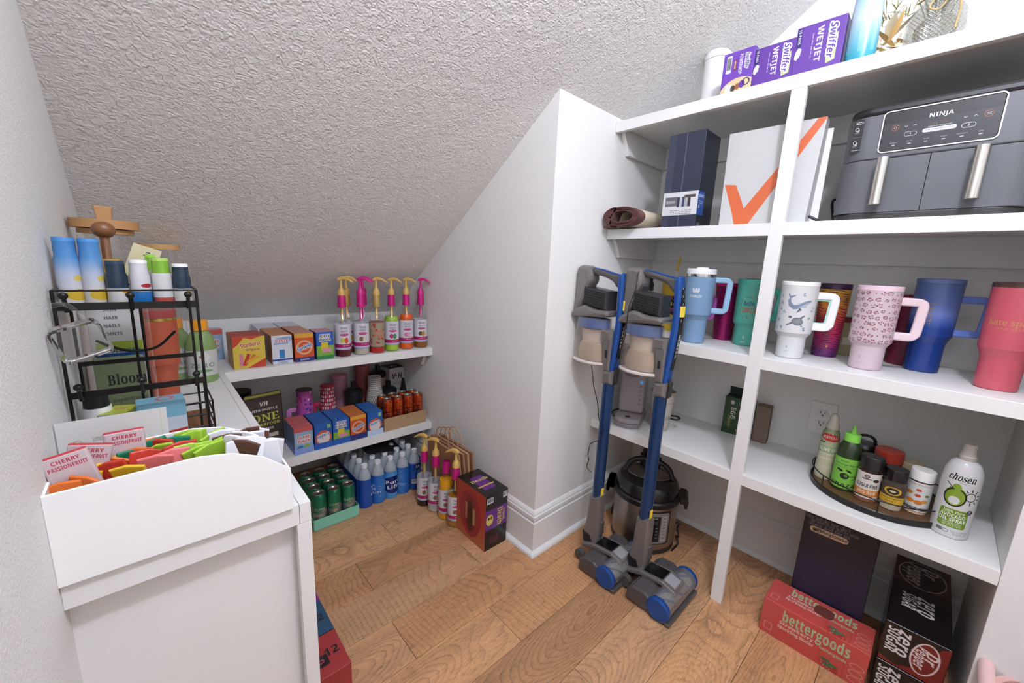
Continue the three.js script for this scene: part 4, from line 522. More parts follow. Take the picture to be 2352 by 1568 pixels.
// ================= floor on the right =================
{ // multi cooker
  const t = thing('pressure_cooker', 'round steel multi-cooker with black lid standing on the floor behind the vacuums', 'cooker', [0.462, 0, 0.236], -1.13), r = 0.132;
  const brushed = new THREE.MeshPhysicalMaterial({ color: 0xa59e97, metalness: 1, roughness: 0.36 });
  add(t, 'foot_ring', lathe([[0, 0], [r - 0.006, 0], [r + 0.001, 0.006], [r + 0.001, 0.022], [r - 0.002, 0.026]], 64), DARK);
  add(t, 'steel_body', lathe([[r, 0.026], [r, 0.205], [r - 0.003, 0.212]], 72), brushed);
  add(t, 'upper_collar', lathe([[r - 0.001, 0.206], [r + 0.007, 0.212], [r + 0.009, 0.232], [r + 0.004, 0.238], [r - 0.01, 0.239]], 64), BLACK);
  const lid = add(t, 'lid', lathe([[r - 0.004, 0.239], [r - 0.001, 0.242], [r - 0.004, 0.272], [r - 0.016, 0.288], [r - 0.05, 0.299], [0.05, 0.303], [0, 0.304]], 64), mat(0x1c1a1a, 0.24));
  add(lid, 'steel_inlay', lathe([[0.088, 0.2985], [0.084, 0.302], [0.045, 0.3055], [0, 0.3065]], 48).scale(1, 1, 0.72), mat(0x8b8580, 0.3, 0.8));
  add(lid, 'lid_handle', [tube([[-0.098, 0.289, 0], [-0.08, 0.33, -0.01], [-0.035, 0.352, -0.018], [0.035, 0.352, -0.018], [0.08, 0.33, -0.01], [0.098, 0.289, 0]], 0.0115, false, 36, 10)], BLACK);
  add(lid, 'steam_valve', [cyl(0.022, 0.024, 0.05, -0.02, 0.3, -0.075), cyl(0.018, 0.015, 0.022, -0.02, 0.35, -0.075), cyl(0.012, 0.012, 0.04, 0.035, 0.3, -0.082)], mat(0x151313, 0.35));
  for (const s of [-1, 1]) add(t, 'side_handle', ext([[0, 0.012], [0.024, 0.012], [0.032, 0.002], [0.03, -0.028], [0.02, -0.03], [0.014, -0.01], [0, -0.012]], 0.1, 0.003).scale(s, 1, 1).translate(s * (r + 0.004), 0.228, 0), mat(0x1a1818, 0.35));
  const a = art(300, 330, (c, w, h) => { fill(c, '#26231f', 0, 0, w, h); c.fillStyle = '#8d8680'; c.beginPath(); c.roundRect(w * 0.06, h * 0.03, w * 0.88, h * 0.94, 22); c.fill(); fill(c, '#15171b', w * 0.13, h * 0.13, w * 0.5, h * 0.78); T(c, 'CROCK-POT', w * 0.4, h * 0.19, 20, '#c9c5c0', { w: 88 }); T(c, '8:88', w * 0.38, h * 0.32, 46, '#4e5a66', { f: 'monospace' }); for (let i = 0; i < 3; i++) for (let j = 0; j < 4; j++) { fill(c, '#2f3440', w * (0.17 + i * 0.15), h * (0.46 + j * 0.1), 34, 20); fill(c, '#aeb2b8', w * (0.19 + i * 0.15), h * (0.475 + j * 0.1), 18, 4); } fill(c, '#b9b3ac', w * 0.68, h * 0.13, w * 0.2, h * 0.78); for (let j = 0; j < 7; j++) { c.fillStyle = '#8f8983'; c.beginPath(); c.roundRect(w * 0.71, h * (0.17 + j * 0.1), 40, 18, 9); c.fill(); } });
  add(t, 'control_panel', uvTo(lathe([[r + 0.002, 0.05], [r + 0.002, 0.196]], 24, 0.95).rotateY(0.42), a), pm(a, 'gloss'));
  add(t, 'panel_grip', lathe([[r + 0.0025, 0.046], [r + 0.0025, 0.2]], 8, 0.09).rotateY(-0.08), DARK);
  add(t, 'power_cord', tube([[-0.07, 0.03, -0.11], [-0.12, 0.1, -0.085], [-0.14, 0.06, -0.055], [-0.137, 0.015, -0.07], [-0.11, 0.005, -0.1]], 0.004), BLACK);
  add(t, 'coiled_cord', tube([[0.128, 0.11, 0.02], [0.148, 0.1, 0.0], [0.143, 0.07, -0.01], [0.15, 0.05, 0.02], [0.142, 0.035, 0.0], [0.152, 0.018, 0.015], [0.14, 0.006, 0.035], [0.128, 0.004, 0.06]], 0.0042), BLACK);
}
function vacuum(label, x, z) {
  const t = thing('stick_vacuum', label, 'vacuum', [x, 0, z], 0), gun = mat(0x77726f, 0.32, 0.35), gunD = mat(0x5a5654, 0.35, 0.3), blue = mat(0x1f4d94, 0.3, 0.25), char = mat(0x2c2b2d, 0.35), clear = mat(0xf2ece6, 0.08, 0, { transmission: 0.92, thickness: 0 });
  const side = (pts, d, b = 0.004) => move(ext(pts.map(([zz, y]) => [-zz, y]), d, b), 0, 0, 0, 0, PI / 2, 0);     // outline in z, y; thickness along x
  // floor head
  const head = add(t, 'floor_head', [side([[0.018, 0.012], [0.1, 0.012], [0.108, 0.03], [0.104, 0.062], [0.085, 0.074], [0.04, 0.07], [0.02, 0.05]], 0.226, 0.006)], mat(0x4b4748, 0.33));
  add(head, 'ribs', Array.from({ length: 12 }, (_, i) => box(0.07, 0.002, 0.0025, (i < 6 ? -1 : 1) * 0.07, 0.0605 + (i % 6) * 0.0022, 0.03 + (i % 6) * 0.0075)), gunD);
  add(head, 'brush_cover', move(lathe([[0.0395, -0.098], [0.0395, 0.098]], 40), 0, 0.045, 0.137, 0, 0, PI / 2), mat(0xd6d2cf, 0.12, 0, { transmission: 0.8, thickness: 0 }));
  const br = add(head, 'brush_roll', move(cyl(0.027, 0.027, 0.19, 0, -0.095), 0, 0.043, 0.137, 0, 0, PI / 2), mat(0x9c9a98, 0.7)); add(br, 'bristles', [0, 1, 2, 3].map((k) => tube(Array.from({ length: 14 }, (_, i) => { const a = k * PI / 2 + i * 0.4; return [-0.09 + i * 0.0139, 0.043 + 0.029 * Math.cos(a), 0.137 + 0.029 * Math.sin(a)]; }), 0.0035, false, 40, 6)), blue);
  for (const s of [-1, 1]) { const e = add(head, 'blue_end_cap', move(lathe([[0, 0], [0.036, 0], [0.041, 0.004], [0.041, 0.016], [0.038, 0.018]].map(([r, y]) => [r, -y]).reverse(), 36), -s * -0.1165, 0.045, 0.137, 0, 0, -s * PI / 2), blue); }
  add(head, 'front_lip', box(0.225, 0.012, 0.02, 0, 0.011, 0.172, 0.004, 2), gunD);
  add(head, 'neck_yoke', [side([[-0.025, 0.06], [0.02, 0.082], [0.11, 0.094], [0.158, 0.082], [0.164, 0.07], [0.11, 0.078], [0.03, 0.066], [-0.02, 0.046]], 0.084, 0.004)], gun); add(head, 'window', side([[0.035, 0.0875], [0.105, 0.0955], [0.108, 0.0945], [0.036, 0.0865]], 0.058, 0.0002), mat(0x121314, 0.12)); add(head, 'lamp_lens', side([[0.113, 0.095], [0.15, 0.088], [0.152, 0.084], [0.113, 0.09]], 0.05, 0.0005), mat(0xcfcfd2, 0.15, 0, { transmission: 0.5, thickness: 0 }));
  for (const s of [-1, 1]) add(head, 'rear_wheel', [move(cyl(0.02, 0.02, 0.02, 0, -0.01), s * 0.062, 0.03, -0.012, 0, 0, PI / 2), move(cyl(0.007, 0.006, 0.024, 0, -0.012), s * 0.062, 0.03, -0.012, 0, 0, PI / 2)], gunD);
  // wand
  const nk = add(t, 'neck', side([[-0.021, 0.268], [0.032, 0.285], [0.034, 0.2], [0.036, 0.1], [0.03, 0.06], [0.0, 0.05], [-0.03, 0.06], [-0.037, 0.1], [-0.026, 0.175]], 0.046, 0.012), gun); add(nk, 'pedal', side([[0.031, 0.175], [0.042, 0.17], [0.044, 0.12], [0.034, 0.105]], 0.022, 0.004), gunD); add(nk, 'pivot', side([[-0.036, 0.105], [0.0, 0.1], [0.014, 0.07], [-0.03, 0.062]], 0.05, 0.002), BLACK);
  const wd = add(t, 'wand', rod([0, 0.262, 0.0045], [0, 0.742, 0.0075], 0.0215, 32), mat(0x21406f, 0.25, 0.5)); add(wd, 'yellow_label', box(0.016, 0.036, 0.003, -0.006, 0.295, 0.0275), mat(0xf0cf3a, 0.5));
  const cn = add(t, 'wand_collar', side([[-0.016, 0.736], [0.03, 0.741], [0.032, 0.795], [-0.013, 0.79]], 0.05, 0.012), gun); add(cn, 'release_latch', side([[0.03, 0.735], [0.041, 0.745], [0.042, 0.795], [0.033, 0.805]], 0.02, 0.004), char);
  // hand unit
  add(t, 'blue_spine', side(smooth([[0.016, 1.135], [0.036, 1.146], [0.043, 1.062], [0.044, 0.956], [0.034, 0.84], [0.029, 0.793], [0.013, 0.792], [0.017, 0.9], [0.022, 1.0], [0.019, 1.08]], 3), 0.042, 0.008), blue);
  const a = art(60, 420, (c, w, h) => { fill(c, '#17191f', 0, 0, w, h); for (let i = 0; i < 9; i++) ell(c, '#d9dde2', w * (0.35 + 0.3 * (i % 2)), h * (0.06 + i * 0.045), 5, 7); c.save(); c.translate(w * 0.5, h * 0.72); c.rotate(PI / 2); T(c, 'VERTEX', 0, 0, 30, '#e2e6ea', { w: 120 }); c.restore(); });
  const face = add(t, 'display_strip', uvTo(planar(side([[0.0385, 1.13], [0.047, 1.062], [0.048, 0.956], [0.036, 0.84], [0.034, 0.84], [0.042, 0.956], [0.041, 1.062], [0.034, 1.13]], 0.022, 0.0005)), a), pm(a, 'gloss')); add(face, 'yellow_sticker', side([[0.0425, 1.055], [0.0495, 1.054], [0.0497, 1.02], [0.0425, 1.02]], 0.024, 0.0004), mat(0xf2d648, 0.5));
  add(t, 'lower_body', side([[-0.03, 0.938], [0.02, 0.944], [0.018, 0.79], [-0.011, 0.788]], 0.05, 0.008), gun); add(t, 'cup_release', side([[-0.005, 0.868], [0.004, 0.868], [0.005, 0.84], [-0.004, 0.84]], 0.056, 0.002), BLACK);
  const gp = add(t, 'handle', side(smooth([[-0.105, 1.164], [-0.064, 1.161], [-0.02, 1.15], [0.02, 1.142], [0.036, 1.146], [0.024, 1.115], [0.012, 1.098], [-0.008, 1.118], [-0.04, 1.132], [-0.09, 1.143]], 3), 0.032, 0.01), gunD); add(gp, 'blue_inlay', side([[-0.098, 1.167], [-0.06, 1.163], [-0.01, 1.15], [0.022, 1.145], [0.02, 1.14], [-0.012, 1.144], [-0.06, 1.157], [-0.098, 1.16]], 0.02, 0.001), blue);
  add(t, 'rear_housing', side(smooth([[-0.161, 1.155], [-0.147, 1.173], [-0.125, 1.174], [-0.1, 1.163], [-0.09, 1.12], [-0.104, 1.092], [-0.118, 1.05], [-0.14, 1.005], [-0.16, 0.985], [-0.163, 1.06]], 3), 0.062, 0.014), gun);
  const mh = add(t, 'motor_vent', side([[-0.116, 1.096], [-0.06, 1.09], [-0.01, 1.084], [-0.008, 1.012], [-0.06, 1.018], [-0.116, 1.028]], 0.078, 0.012), char);
  const slots = []; for (let i = 0; i < 7; i++) for (let j = 0; j < 8; j++) for (const s of [-1, 1]) slots.push(box(0.0016, 0.0042, 0.0085, s * 0.0394, 1.026 + i * 0.0088 - 0.0015 * (j - 4), -0.103 + j * 0.0118)); add(mh, 'vent_slots', slots, mat(0x0b0b0c, 0.6));
  add(t, 'collar', side(smooth([[-0.16, 1.0], [-0.13, 1.018], [-0.1, 1.028], [-0.06, 1.016], [-0.005, 1.013], [-0.004, 0.99], [-0.08, 0.984], [-0.158, 0.977]], 3), 0.09, 0.012), gun);
  const cc = -0.083, oval = (r0, y0, r1, y1) => lathe([[r0, y0], [r1, y1]], 44).scale(0.62, 1, 1).translate(0, 0, cc);
  add(t, 'blue_filter', oval(0.068, 0.942, 0.068, 0.978), mat(0x2a56a0, 0.4)); add(t, 'clear_sleeve', oval(0.0745, 0.936, 0.0735, 0.982), clear);
  const cup = add(t, 'dust_cup', lathe([[0.074, 0.938], [0.072, 0.862], [0.07, 0.81]].map(([r, y]) => [r, y]), 44).scale(0.62, 1, 1).translate(0, 0, cc), clear);
  add(cup, 'shroud', lathe([[0.05, 0.936], [0.04, 0.85], [0, 0.845]], 32).scale(0.55, 1, 1).translate(0, 0, cc), mat(0xcabfb2, 0.6)); add(cup, 'dust', lathe([[0, 0.818], [0.058, 0.818], [0.064, 0.85], [0.05, 0.885], [0.02, 0.9], [0, 0.902]], 32).scale(0.62, 1, 1).translate(0, 0, cc + 0.004), mat(0xb5a594, 0.95));
  add(t, 'cup_base', lathe([[0, 0.8], [0.066, 0.803], [0.078, 0.808], [0.079, 0.814], [0.072, 0.816], [0, 0.815]], 44).scale(0.64, 1, 1).translate(0, 0, cc), mat(0xd9d0c9, 0.3));
  add(t, 'latch_block', side([[-0.03, 0.942], [0.012, 0.942], [0.012, 0.905], [-0.03, 0.903]], 0.054, 0.006), gun);
  return t;
}
const vac1 = vacuum('grey and blue stick vacuum nearest the white column', 0.18, 0.168);
const vac2 = copyOf(vac1, 'grey and blue stick vacuum further from the white column', [0.2, 0, 0.366], 0);
for (const [l, p] of [['thin black charging cable hanging along the wand of the vacuum next to the column', [[0.165, 0.8, 0.1], [0.145, 0.76, 0.125], [0.15, 0.72, 0.13], [0.155, 0.66, 0.15], [0.152, 0.6, 0.165], [0.154, 0.55, 0.185], [0.152, 0.52, 0.178], [0.15, 0.49, 0.14], [0.15, 0.44, 0.13], [0.152, 0.42, 0.135], [0.15, 0.385, 0.13], [0.156, 0.372, 0.15]]], ['thin black charging cable looped over the dust cup of the other vacuum', [[0.19, 1.166, 0.252], [0.16, 1.15, 0.262], [0.15, 1.1, 0.265], [0.145, 1.04, 0.25], [0.148, 0.98, 0.245], [0.149, 0.92, 0.24], [0.15, 0.86, 0.222], [0.155, 0.82, 0.212]]]]) { const c = add(null, 'charging_cable', tube(p, 0.0016, false, 90, 6), BLACK); tag(c, l, 'cable'); }
{ // boxes right
  const f = carton(0.185, 0.44, 0.13, 700, { base: '#171621', front(c, w, h) { fill(c, grad(c, 0, 0, 0, h, '#191620', '#1c1a2c', '#1b2038', '#21203a', '#1d1f3c', '#231c2c'), 0, 0, w, h); T(c, 'like what we do?', w * 0.32, h * 0.105, 11, '#a8a4b2', { b: 0 }); T(c, 'see more of our stuff on social', w * 0.42, h * 0.13, 10, '#a8a4b2', { b: 0, w: 85 }); T(c, 'share and tag us', w * 0.36, h * 0.155, 10, '#a8a4b2', { b: 0 }); c.fillStyle = '#e8c9a4'; c.beginPath(); c.roundRect(w * 0.1, h * 0.17, w * 0.54, h * 0.045, 7); c.fill(); T(c, '@theglowset', w * 0.42, h * 0.193, 10, '#231f2b'); fill(c, '#231f2b', w * 0.15, h * 0.183, 6, 7); ell(c, '#231f2b', w * 0.24, h * 0.193, 4, 4, 0, 1.2); } });
  const t = thing('shipping_box', 'tall dark navy box with a pale rounded label standing behind the coral carton', 'box', [0.531, 0, 0.88], -PI / 2); add(t, 'carton', f.g, pm(f.a, 'satin'));
  const b = { base: '#d4544e', front(c, w, h) { fill(c, grad(c, 0, 0, w, h, '#d85a57', '#d4524a', '#d65a4e'), 0, 0, w, h); T(c, 'bettergoods', w * 0.53, h * 0.25, 46, '#b9d3a4', { w: w * 0.64 }); T(c, 'Strawberry', w * 0.36, h * 0.46, 15, '#f0d3c6'); T(c, 'Sparkling Water', w * 0.36, h * 0.58, 15, '#f0d3c6', { w: 86 }); c.strokeStyle = '#c5473f'; c.lineWidth = 3; c.beginPath(); c.roundRect(w * 0.6, h * 0.42, w * 0.22, h * 0.62, 14); c.stroke(); T(c, 'bettergoods', w * 0.71, h * 0.52, 12, '#b9d3a4', { w: 58 }); for (const [x, y] of [[0.66, 0.86], [0.73, 0.92], [0.68, 0.98]]) { ell(c, '#c02f2c', w * x, h * y, 13, 12); ell(c, '#3f7f52', w * x, h * (y - 0.1), 11, 4); for (let i = 0; i < 6; i++) ell(c, '#f2d9c0', w * x + rr(-8, 8), h * y + rr(-7, 7), 1.2); } c.strokeStyle = '#eab9a8'; c.lineWidth = 1.5; c.strokeRect(w * 0.05, h * 0.66, 18, 22); for (let i = 0; i < 3; i++) ell(c, '#eab0a4', w * 0.92, h * (0.5 + i * 0.17), 14, 8, 0, 1.5); }, };
  b.top = b.front; b.side = (c, w, h) => { fill(c, '#cf5049', 0, 0, w, h); };
  const g = carton(0.266, 0.122, 0.126, 900, b), bt = thing('soda_carton', 'coral sparkling water carton with mint lettering and a torn opening on top', 'box', [0.397, 0, 0.876], -PI / 2); add(bt, 'carton', g.g, pm(g.a)); add(bt, 'torn_opening', [move(ext(smooth([[-0.022, -0.012], [0.02, -0.016], [0.024, 0.02], [0, 0.03], [-0.02, 0.022]], 4), 0.0012), 0.012, 0.1222, -0.012, -PI / 2)], mat(0x5e2a22, 0.9));
  const dp = { base: '#151012', front(c, w, h) { fill(c, '#15110f', 0, 0, w, h); poly(c, '#7d1f1d', [[0, h * 0.86], [w * 0.4, h], [0, h]]); poly(c, '#7d1f1d', [[w * 0.2, h], [w * 0.72, h * 0.72], [w * 0.86, h * 0.1], [w, 0], [w, h]]); ell(c, '#7f2320', w * 0.68, h * 0.5, w * 0.22, h * 0.4, 0.1); ell(c, '#e8dcd6', w * 0.68, h * 0.5, w * 0.2, h * 0.38, 0.1, 3); c.save(); c.translate(w * 0.3, h * 0.4); c.rotate(PI / 2 * 0); c.rotate(PI / 2); T(c, 'zero', 0, -w * 0.06, 34, '#efe9e6', { skew: 0.15, w: h * 0.62 }); T(c, 'SUGAR', 0, w * 0.14, 26, '#efe9e6', { skew: 0.1, w: h * 0.6 }); c.restore(); c.save(); c.translate(w * 0.69, h * 0.5); c.rotate(PI / 2); T(c, 'Dr', -h * 0.08, -w * 0.08, 26, '#efe6e2', { skew: 0.2 }); T(c, 'Pepper', 0, w * 0.07, 26, '#efe6e2', { skew: 0.2, w: h * 0.52 }); c.restore(); },
    top(c, w, h) { fill(c, '#121015', 0, 0, w, h); fill(c, '#5a1918', 0, 0, w, h * 0.42); ell(c, '#15110f', w * 0.5, h * 0.24, w * 0.44, h * 0.2); ell(c, '#cfc0bb', w * 0.5, h * 0.24, w * 0.42, h * 0.19, 0, 3); c.save(); c.translate(w * 0.5, h * 0.24); c.rotate(PI / 2); T(c, 'Dr', -h * 0.08, -w * 0.14, 40, '#d6cac6', { skew: 0.2 }); T(c, 'Pepper', 0, w * 0.12, 44, '#d6cac6', { skew: 0.2, w: h * 0.3 }); c.restore(); c.save(); c.translate(w * 0.5, h * 0.66); c.rotate(PI / 2); T(c, 'zero', 0, -w * 0.12, 52, '#efe9e6', { skew: 0.15, w: h * 0.22 }); T(c, 'SUGAR', -h * 0.01, w * 0.18, 34, '#efe9e6', { skew: 0.1, w: h * 0.2 }); c.restore(); } };
  const d = carton(0.125, 0.1245, 0.402, 800, dp, 0.003);
  const d1 = thing('cola_carton', 'black and maroon soda carton at the bottom of the stack of two', 'box', [0.541, 0, 1.081], -PI / 2); add(d1, 'carton', d.g, pm(d.a, 'gloss'));
  copyOf(d1, 'black and maroon soda carton on top of the stack of two', [0.543, 0.125, 1.081], -PI / 2 + 0.005);
}
{ // pink padded bin at the lower right corner
  const t = thing('fabric_bin', 'pale pink soft fabric bin with rolled rim at the lower right corner', 'bin', [0.25, 0, 1.32]), pink = mat(0xd9b3ae, 0.95, 0, { sheen: 0.8, sheenColor: 0xf0d9d4 }), n = 40;
  const ring = (r, y) => Array.from({ length: n }, (_, i) => { const a = i * 2 * PI / n, c = Math.cos(a), s = Math.sin(a), k = Math.pow(Math.abs(c), 6) + Math.pow(Math.abs(s), 6); return [r * c / Math.pow(k, 1 / 6), y + 0.004 * Math.sin(5 * a), r * s / Math.pow(k, 1 / 6)]; });
  const rim = add(t, 'rolled_rim', tube(ring(0.125, 0.262), 0.014, true, 120, 12), pink);
  add(t, 'body', lathe([[0, 0], [0.11, 0], [0.118, 0.01], [0.125, 0.262], [0.112, 0.262], [0.105, 0.1], [0, 0.09]], 48), mat(0xcfa39d, 0.95));
}
// ================= alcove =================
function syrup(label, p, liq, level, pump, collar, lab, dir = 0) {
  const t = thing('syrup_bottle', label, 'bottle', p, toCam(p[0], p[2]));
  add(t, 'glass', lathe([[0, 0], [0.033, 0], [0.035, 0.004], [0.035, 0.15], [0.031, 0.172], [0.017, 0.195], [0.014, 0.215], [0.014, 0.262]], 32), glass());
  add(t, 'liquid', lathe([[0, 0.003], [0.0335, 0.003], [0.0338, Math.min(level, 0.15)], ...(level > 0.15 ? [[0.029, level]] : []), [0, level]], 28), mat(liq, 0.15));
  add(t, 'label', sleeve(0.0354, 0.032, 0.148, lab), pm(lab)); add(t, 'neck_wrap', lathe([[0.0185, 0.222], [0.0165, 0.27], [0.0145, 0.276]], 24), mat(collar, 0.3, 0.3));
  if (pump) { const m = mat(pump, 0.35), q = add(t, 'pump', [lathe([[0.017, 0.276], [0.0165, 0.292], [0.012, 0.302], [0.006, 0.312], [0.0045, 0.345], [0, 0.345]], 24), move(ext(smooth([[-0.014, 0.002], [0, 0.012], [0.025, 0.01], [0.05, -0.006], [0.052, -0.014], [0.02, -0.001], [-0.01, -0.005]], 4), 0.016, 0.003), 0, 0.347, 0, 0, dir, 0)], m); add(q, 'dip_tube', cyl(0.006, 0.006, 0.12, 0, 0.16), m); }
  return t;
}
const syrLab = (p, q) => art(300, 170, (c, w, h) => { fill(c, '#ecebf0', 0, 0, w, h); T(c, 'Skinny', w * 0.53, h * 0.14, 21, '#5b5560', { w: 44, f: 'serif' }); T(c, 'MIXES', w * 0.53, h * 0.27, 17, '#5b5560', { w: 40, f: 'serif' }); ell(c, '#c9217a', w * 0.53, h * 0.4, 26, 9); small(c, '#f5d3e4', w * 0.47, h * 0.38, 34, 1, 7); ell(c, p, w * 0.5, h * 0.62, 14, 16); ell(c, q, w * 0.57, h * 0.63, 12, 20); fill(c, '#c4206f', 0, h * 0.77, w, h * 0.14); small(c, '#f5d3e4', w * 0.5, h * 0.82, 40, 1, 8); fill(c, '#b9c4e6', 0, h * 0.93, w, h * 0.07); });
const PINK = 0xc9207f, GO = 0xcfa85a, L1 = syrLab('#d9d24a', '#d9543f'), L2 = syrLab('#9a6a4a', '#f0eadb'), L3 = syrLab('#c9217a', '#4da868'), L4 = syrLab('#e08ab0', '#f0c0d0'), L5 = syrLab('#6a4a34', '#c9a04a');
const L6 = art(300, 170, (c, w, h) => { fill(c, '#a9a183', 0, 0, w, h); for (let i = 0; i < 40; i++) ell(c, '#c2302f', rr(0, w), rr(0, h), 7, 7); T(c, 'Candy', w * 0.5, h * 0.35, 28, '#e0603f', { f: 'serif' }); T(c, 'Kiss', w * 0.53, h * 0.53, 28, '#e0603f', { f: 'serif' }); });
for (const [l, x, z, lq, lv, pu, co, la] of [['dark red syrup bottle with gold pump, leftmost of the front row on the alcove shelf', -0.435, -0.848, 0x521012, 0.032, GO, PINK, L1], ['syrup bottle with gold neck wrap behind the leftmost syrup bottle', -0.389, -0.915, 0x7a2a18, 0.13, GO, 0xa98a45, L5], ['clear syrup bottle with bright pink pump and milky drink picture', -0.35, -0.845, 0xb9aea0, 0.03, PINK, PINK, L2], ['syrup bottle with pink pump in the second row of the alcove shelf', -0.309, -0.918, 0xd9c9b9, 0.12, PINK, PINK, L4], ['red syrup bottle with cherry-printed label and gold pump', -0.277, -0.839, 0xa81a18, 0.15, GO, 0xb39a5a, L6], ['bright green syrup bottle with gold pump on the alcove shelf', -0.199, -0.845, 0x9cc43c, 0.17, GO, PINK, L3], ['orange syrup bottle with gold pump on the alcove shelf', -0.116, -0.852, 0xd9591a, 0.178, GO, PINK, L4], ['amber syrup bottle with pink pump at the right end of the alcove shelf', -0.037, -0.847, 0x8a5214, 0.05, PINK, PINK, L5]]) syrup(l, [x, YC, z], lq, lv, pu, co, la, -0.3);
for (const [l, x, z, lq, lv, pu] of [['dark syrup bottle on the floor nearest the water bottles', -0.171, -0.574, 0x241410, 0.03, GO], ['clear syrup bottle with gold pump, second in the floor row', -0.153, -0.503, 0xbdb8b0, 0.03, GO], ['yellow syrup bottle without a pump in the floor row', -0.146, -0.424, 0xdb9a1a, 0.19, 0], ['amber syrup bottle on the floor half hidden by the lips box', -0.143, -0.352, 0x9a6a20, 0.14, GO]]) syrup(l, [x, 0.001, z], lq, lv, pu, PINK, L2, 2.6);
// drink mix cartons
const MIX = { starburst: (c, w, h) => { fill(c, '#ecd04a', 0, 0, w, h); poly(c, '#d8482c', [[0, 0], [w, 0], [w * 0.8, h * 0.04], [w * 0.6, h * 0.1], [w * 0.35, h * 0.04], [w * 0.15, h * 0.25], [0, h * 0.35]]); T(c, 'Starburst', w * 0.55, h * 0.26, 24, '#c8361e', { rot: -0.15, w: w * 0.62, st: '#f6e7b0', sw: 5 }); T(c, 'Original', w * 0.6, h * 0.42, 13, '#b03a78'); for (const [x, q, r] of [[0.24, '#e58aa8', 0], [0.4, '#d2332b', 0.35], [0.52, '#e5872e', 0.7], [0.62, '#eeb53a', 1.1]]) { c.save(); c.translate(w * x, h * 0.72); c.rotate(r); fill(c, q, -6, -h * 0.18, 13, h * 0.38); c.restore(); } poly(c, '#d8482c', [[w * 0.4, h], [w, h * 0.72], [w, h]]); },
  sonic: (c, w, h) => { fill(c, '#e9ecf3', 0, 0, w, h); poly(c, '#8fb8dc', [[w * 0.2, h * 0.1], [w * 0.9, h * 0.05], [w, h * 0.15], [w * 0.8, h * 0.3], [w * 0.1, h * 0.32]]); T(c, 'SONIC', w * 0.5, h * 0.19, 18, '#c63a4e', { st: '#fff', sw: 4 }); fill(c, '#3b8fd0', w * 0.36, h * 0.5, w * 0.26, h * 0.3); fill(c, '#1f4aa0', 0, h * 0.82, w, h * 0.06); T(c, 'Singles', w * 0.5, h * 0.94, 12, '#8a8fc0'); },
  sunkist: (c, w, h) => { fill(c, '#e35b22', 0, 0, w, h); fill(c, '#efb03a', 0, 0, w, h * 0.16); ell(c, '#f3b896', w * 0.5, h * 0.5, w * 0.36, w * 0.36, 0, 9); T(c, 'Sunkist', w * 0.5, h * 0.5, 24, '#2450a6', { rot: -0.35, st: '#f4f4f8', sw: 5, w: w * 0.8 }); fill(c, '#1d2f78', 0, h * 0.85, w, h * 0.15); T(c, 'Sunkist', w * 0.5, h * 0.925, 11, '#e9edf6'); },
  jolly: (c, w, h) => { fill(c, '#1f62c4', 0, 0, w, h); fill(c, '#8cc048', 0, h * 0.5, w, h * 0.5); T(c, 'JOLLY', w * 0.5, h * 0.16, 22, '#26262c', { st: '#fff', sw: 6, w: w * 0.6 }); T(c, 'RANCHER', w * 0.5, h * 0.29, 16, '#26262c', { st: '#fff', sw: 5, w: w * 0.66 }); fill(c, '#ecd33f', w * 0.28, h * 0.38, w * 0.4, h * 0.3); fill(c, '#e795b8', w * 0.35, h * 0.6, w * 0.5, h * 0.14); fill(c, '#2c8a4c', 0, h * 0.86, w, h * 0.14); },
  island: (c, w, h) => { fill(c, '#9dbfe0', 0, 0, w, h); fill(c, '#dd5f5c', 0, 0, w, h * 0.17); T(c, 'ISLAND', w * 0.5, h * 0.38, 20, '#d8402f', { st: '#fff', sw: 5, w: w * 0.72 }); T(c, 'PUNCH', w * 0.5, h * 0.54, 20, '#d8402f', { st: '#fff', sw: 5, w: w * 0.7 }); ell(c, '#b7c94e', w * 0.65, h * 0.74, 12, 8); ell(c, '#3f86c4', w * 0.3, h * 0.76, 14, 9); },
  wyler: (c, w, h) => { fill(c, '#2266be', 0, 0, w, h); fill(c, '#9acb7a', w * 0.72, h * 0.08, w * 0.2, h * 0.16); ell(c, '#e2623a', w * 0.5, h * 0.6, w * 0.46, h * 0.3); ell(c, '#f3ece6', w * 0.5, h * 0.62, w * 0.36, h * 0.22); T(c, 'Wyler’s', w * 0.5, h * 0.5, 22, '#2b5bb0', { rot: -0.25, st: '#fff', sw: 5, w: w * 0.66 }); fill(c, '#e8c84a', 0, h * 0.9, w, h * 0.1); } };
const mixTop = (q, s) => (c, w, h) => { fill(c, q, 0, 0, w, h); small(c, s, w * 0.1, h * 0.4, w * 0.8, 1, 8); };
const SAY = { starburst: 'yellow fruit chew drink mix box', sonic: 'white and blue drink mix box', sunkist: 'orange drink mix box', jolly: 'blue and green drink mix box', island: 'pale blue fruit punch drink mix box', wyler: 'blue drink mix box with an orange splash' };
function mixCol(k, x, y, z, n, w, h, d, base, topc, tx, where) { const f = carton(w, h, d, 1100, { base, front: MIX[k], side: (c, W, H) => fill(c, base, 0, 0, W, H), top: mixTop(topc, tx) }); let o = null; for (let i = 0; i < n; i++) { const l = `${SAY[k]}, ${n > 1 ? ORD[i] + ' from the front' : 'alone'} ${where}`; if (!o) { o = thing('drink_mix_box', l, 'box', [x, y, z - d / 2], 0, n > 1 ? 'drink mix boxes in rows' : undefined); add(o, 'carton', f.g, pm(f.a)); } else copyOf(o, l, [x, y, z - d / 2 - i * (d + 0.0006)], 0); } }
const U = 'on the upper alcove shelf', W2 = 'in its tray';
mixCol('starburst', -0.803, YC, -0.818, 1, 0.108, 0.126, 0.14, '#cf9a3a', '#c2503a', '#5a9ac0', U);
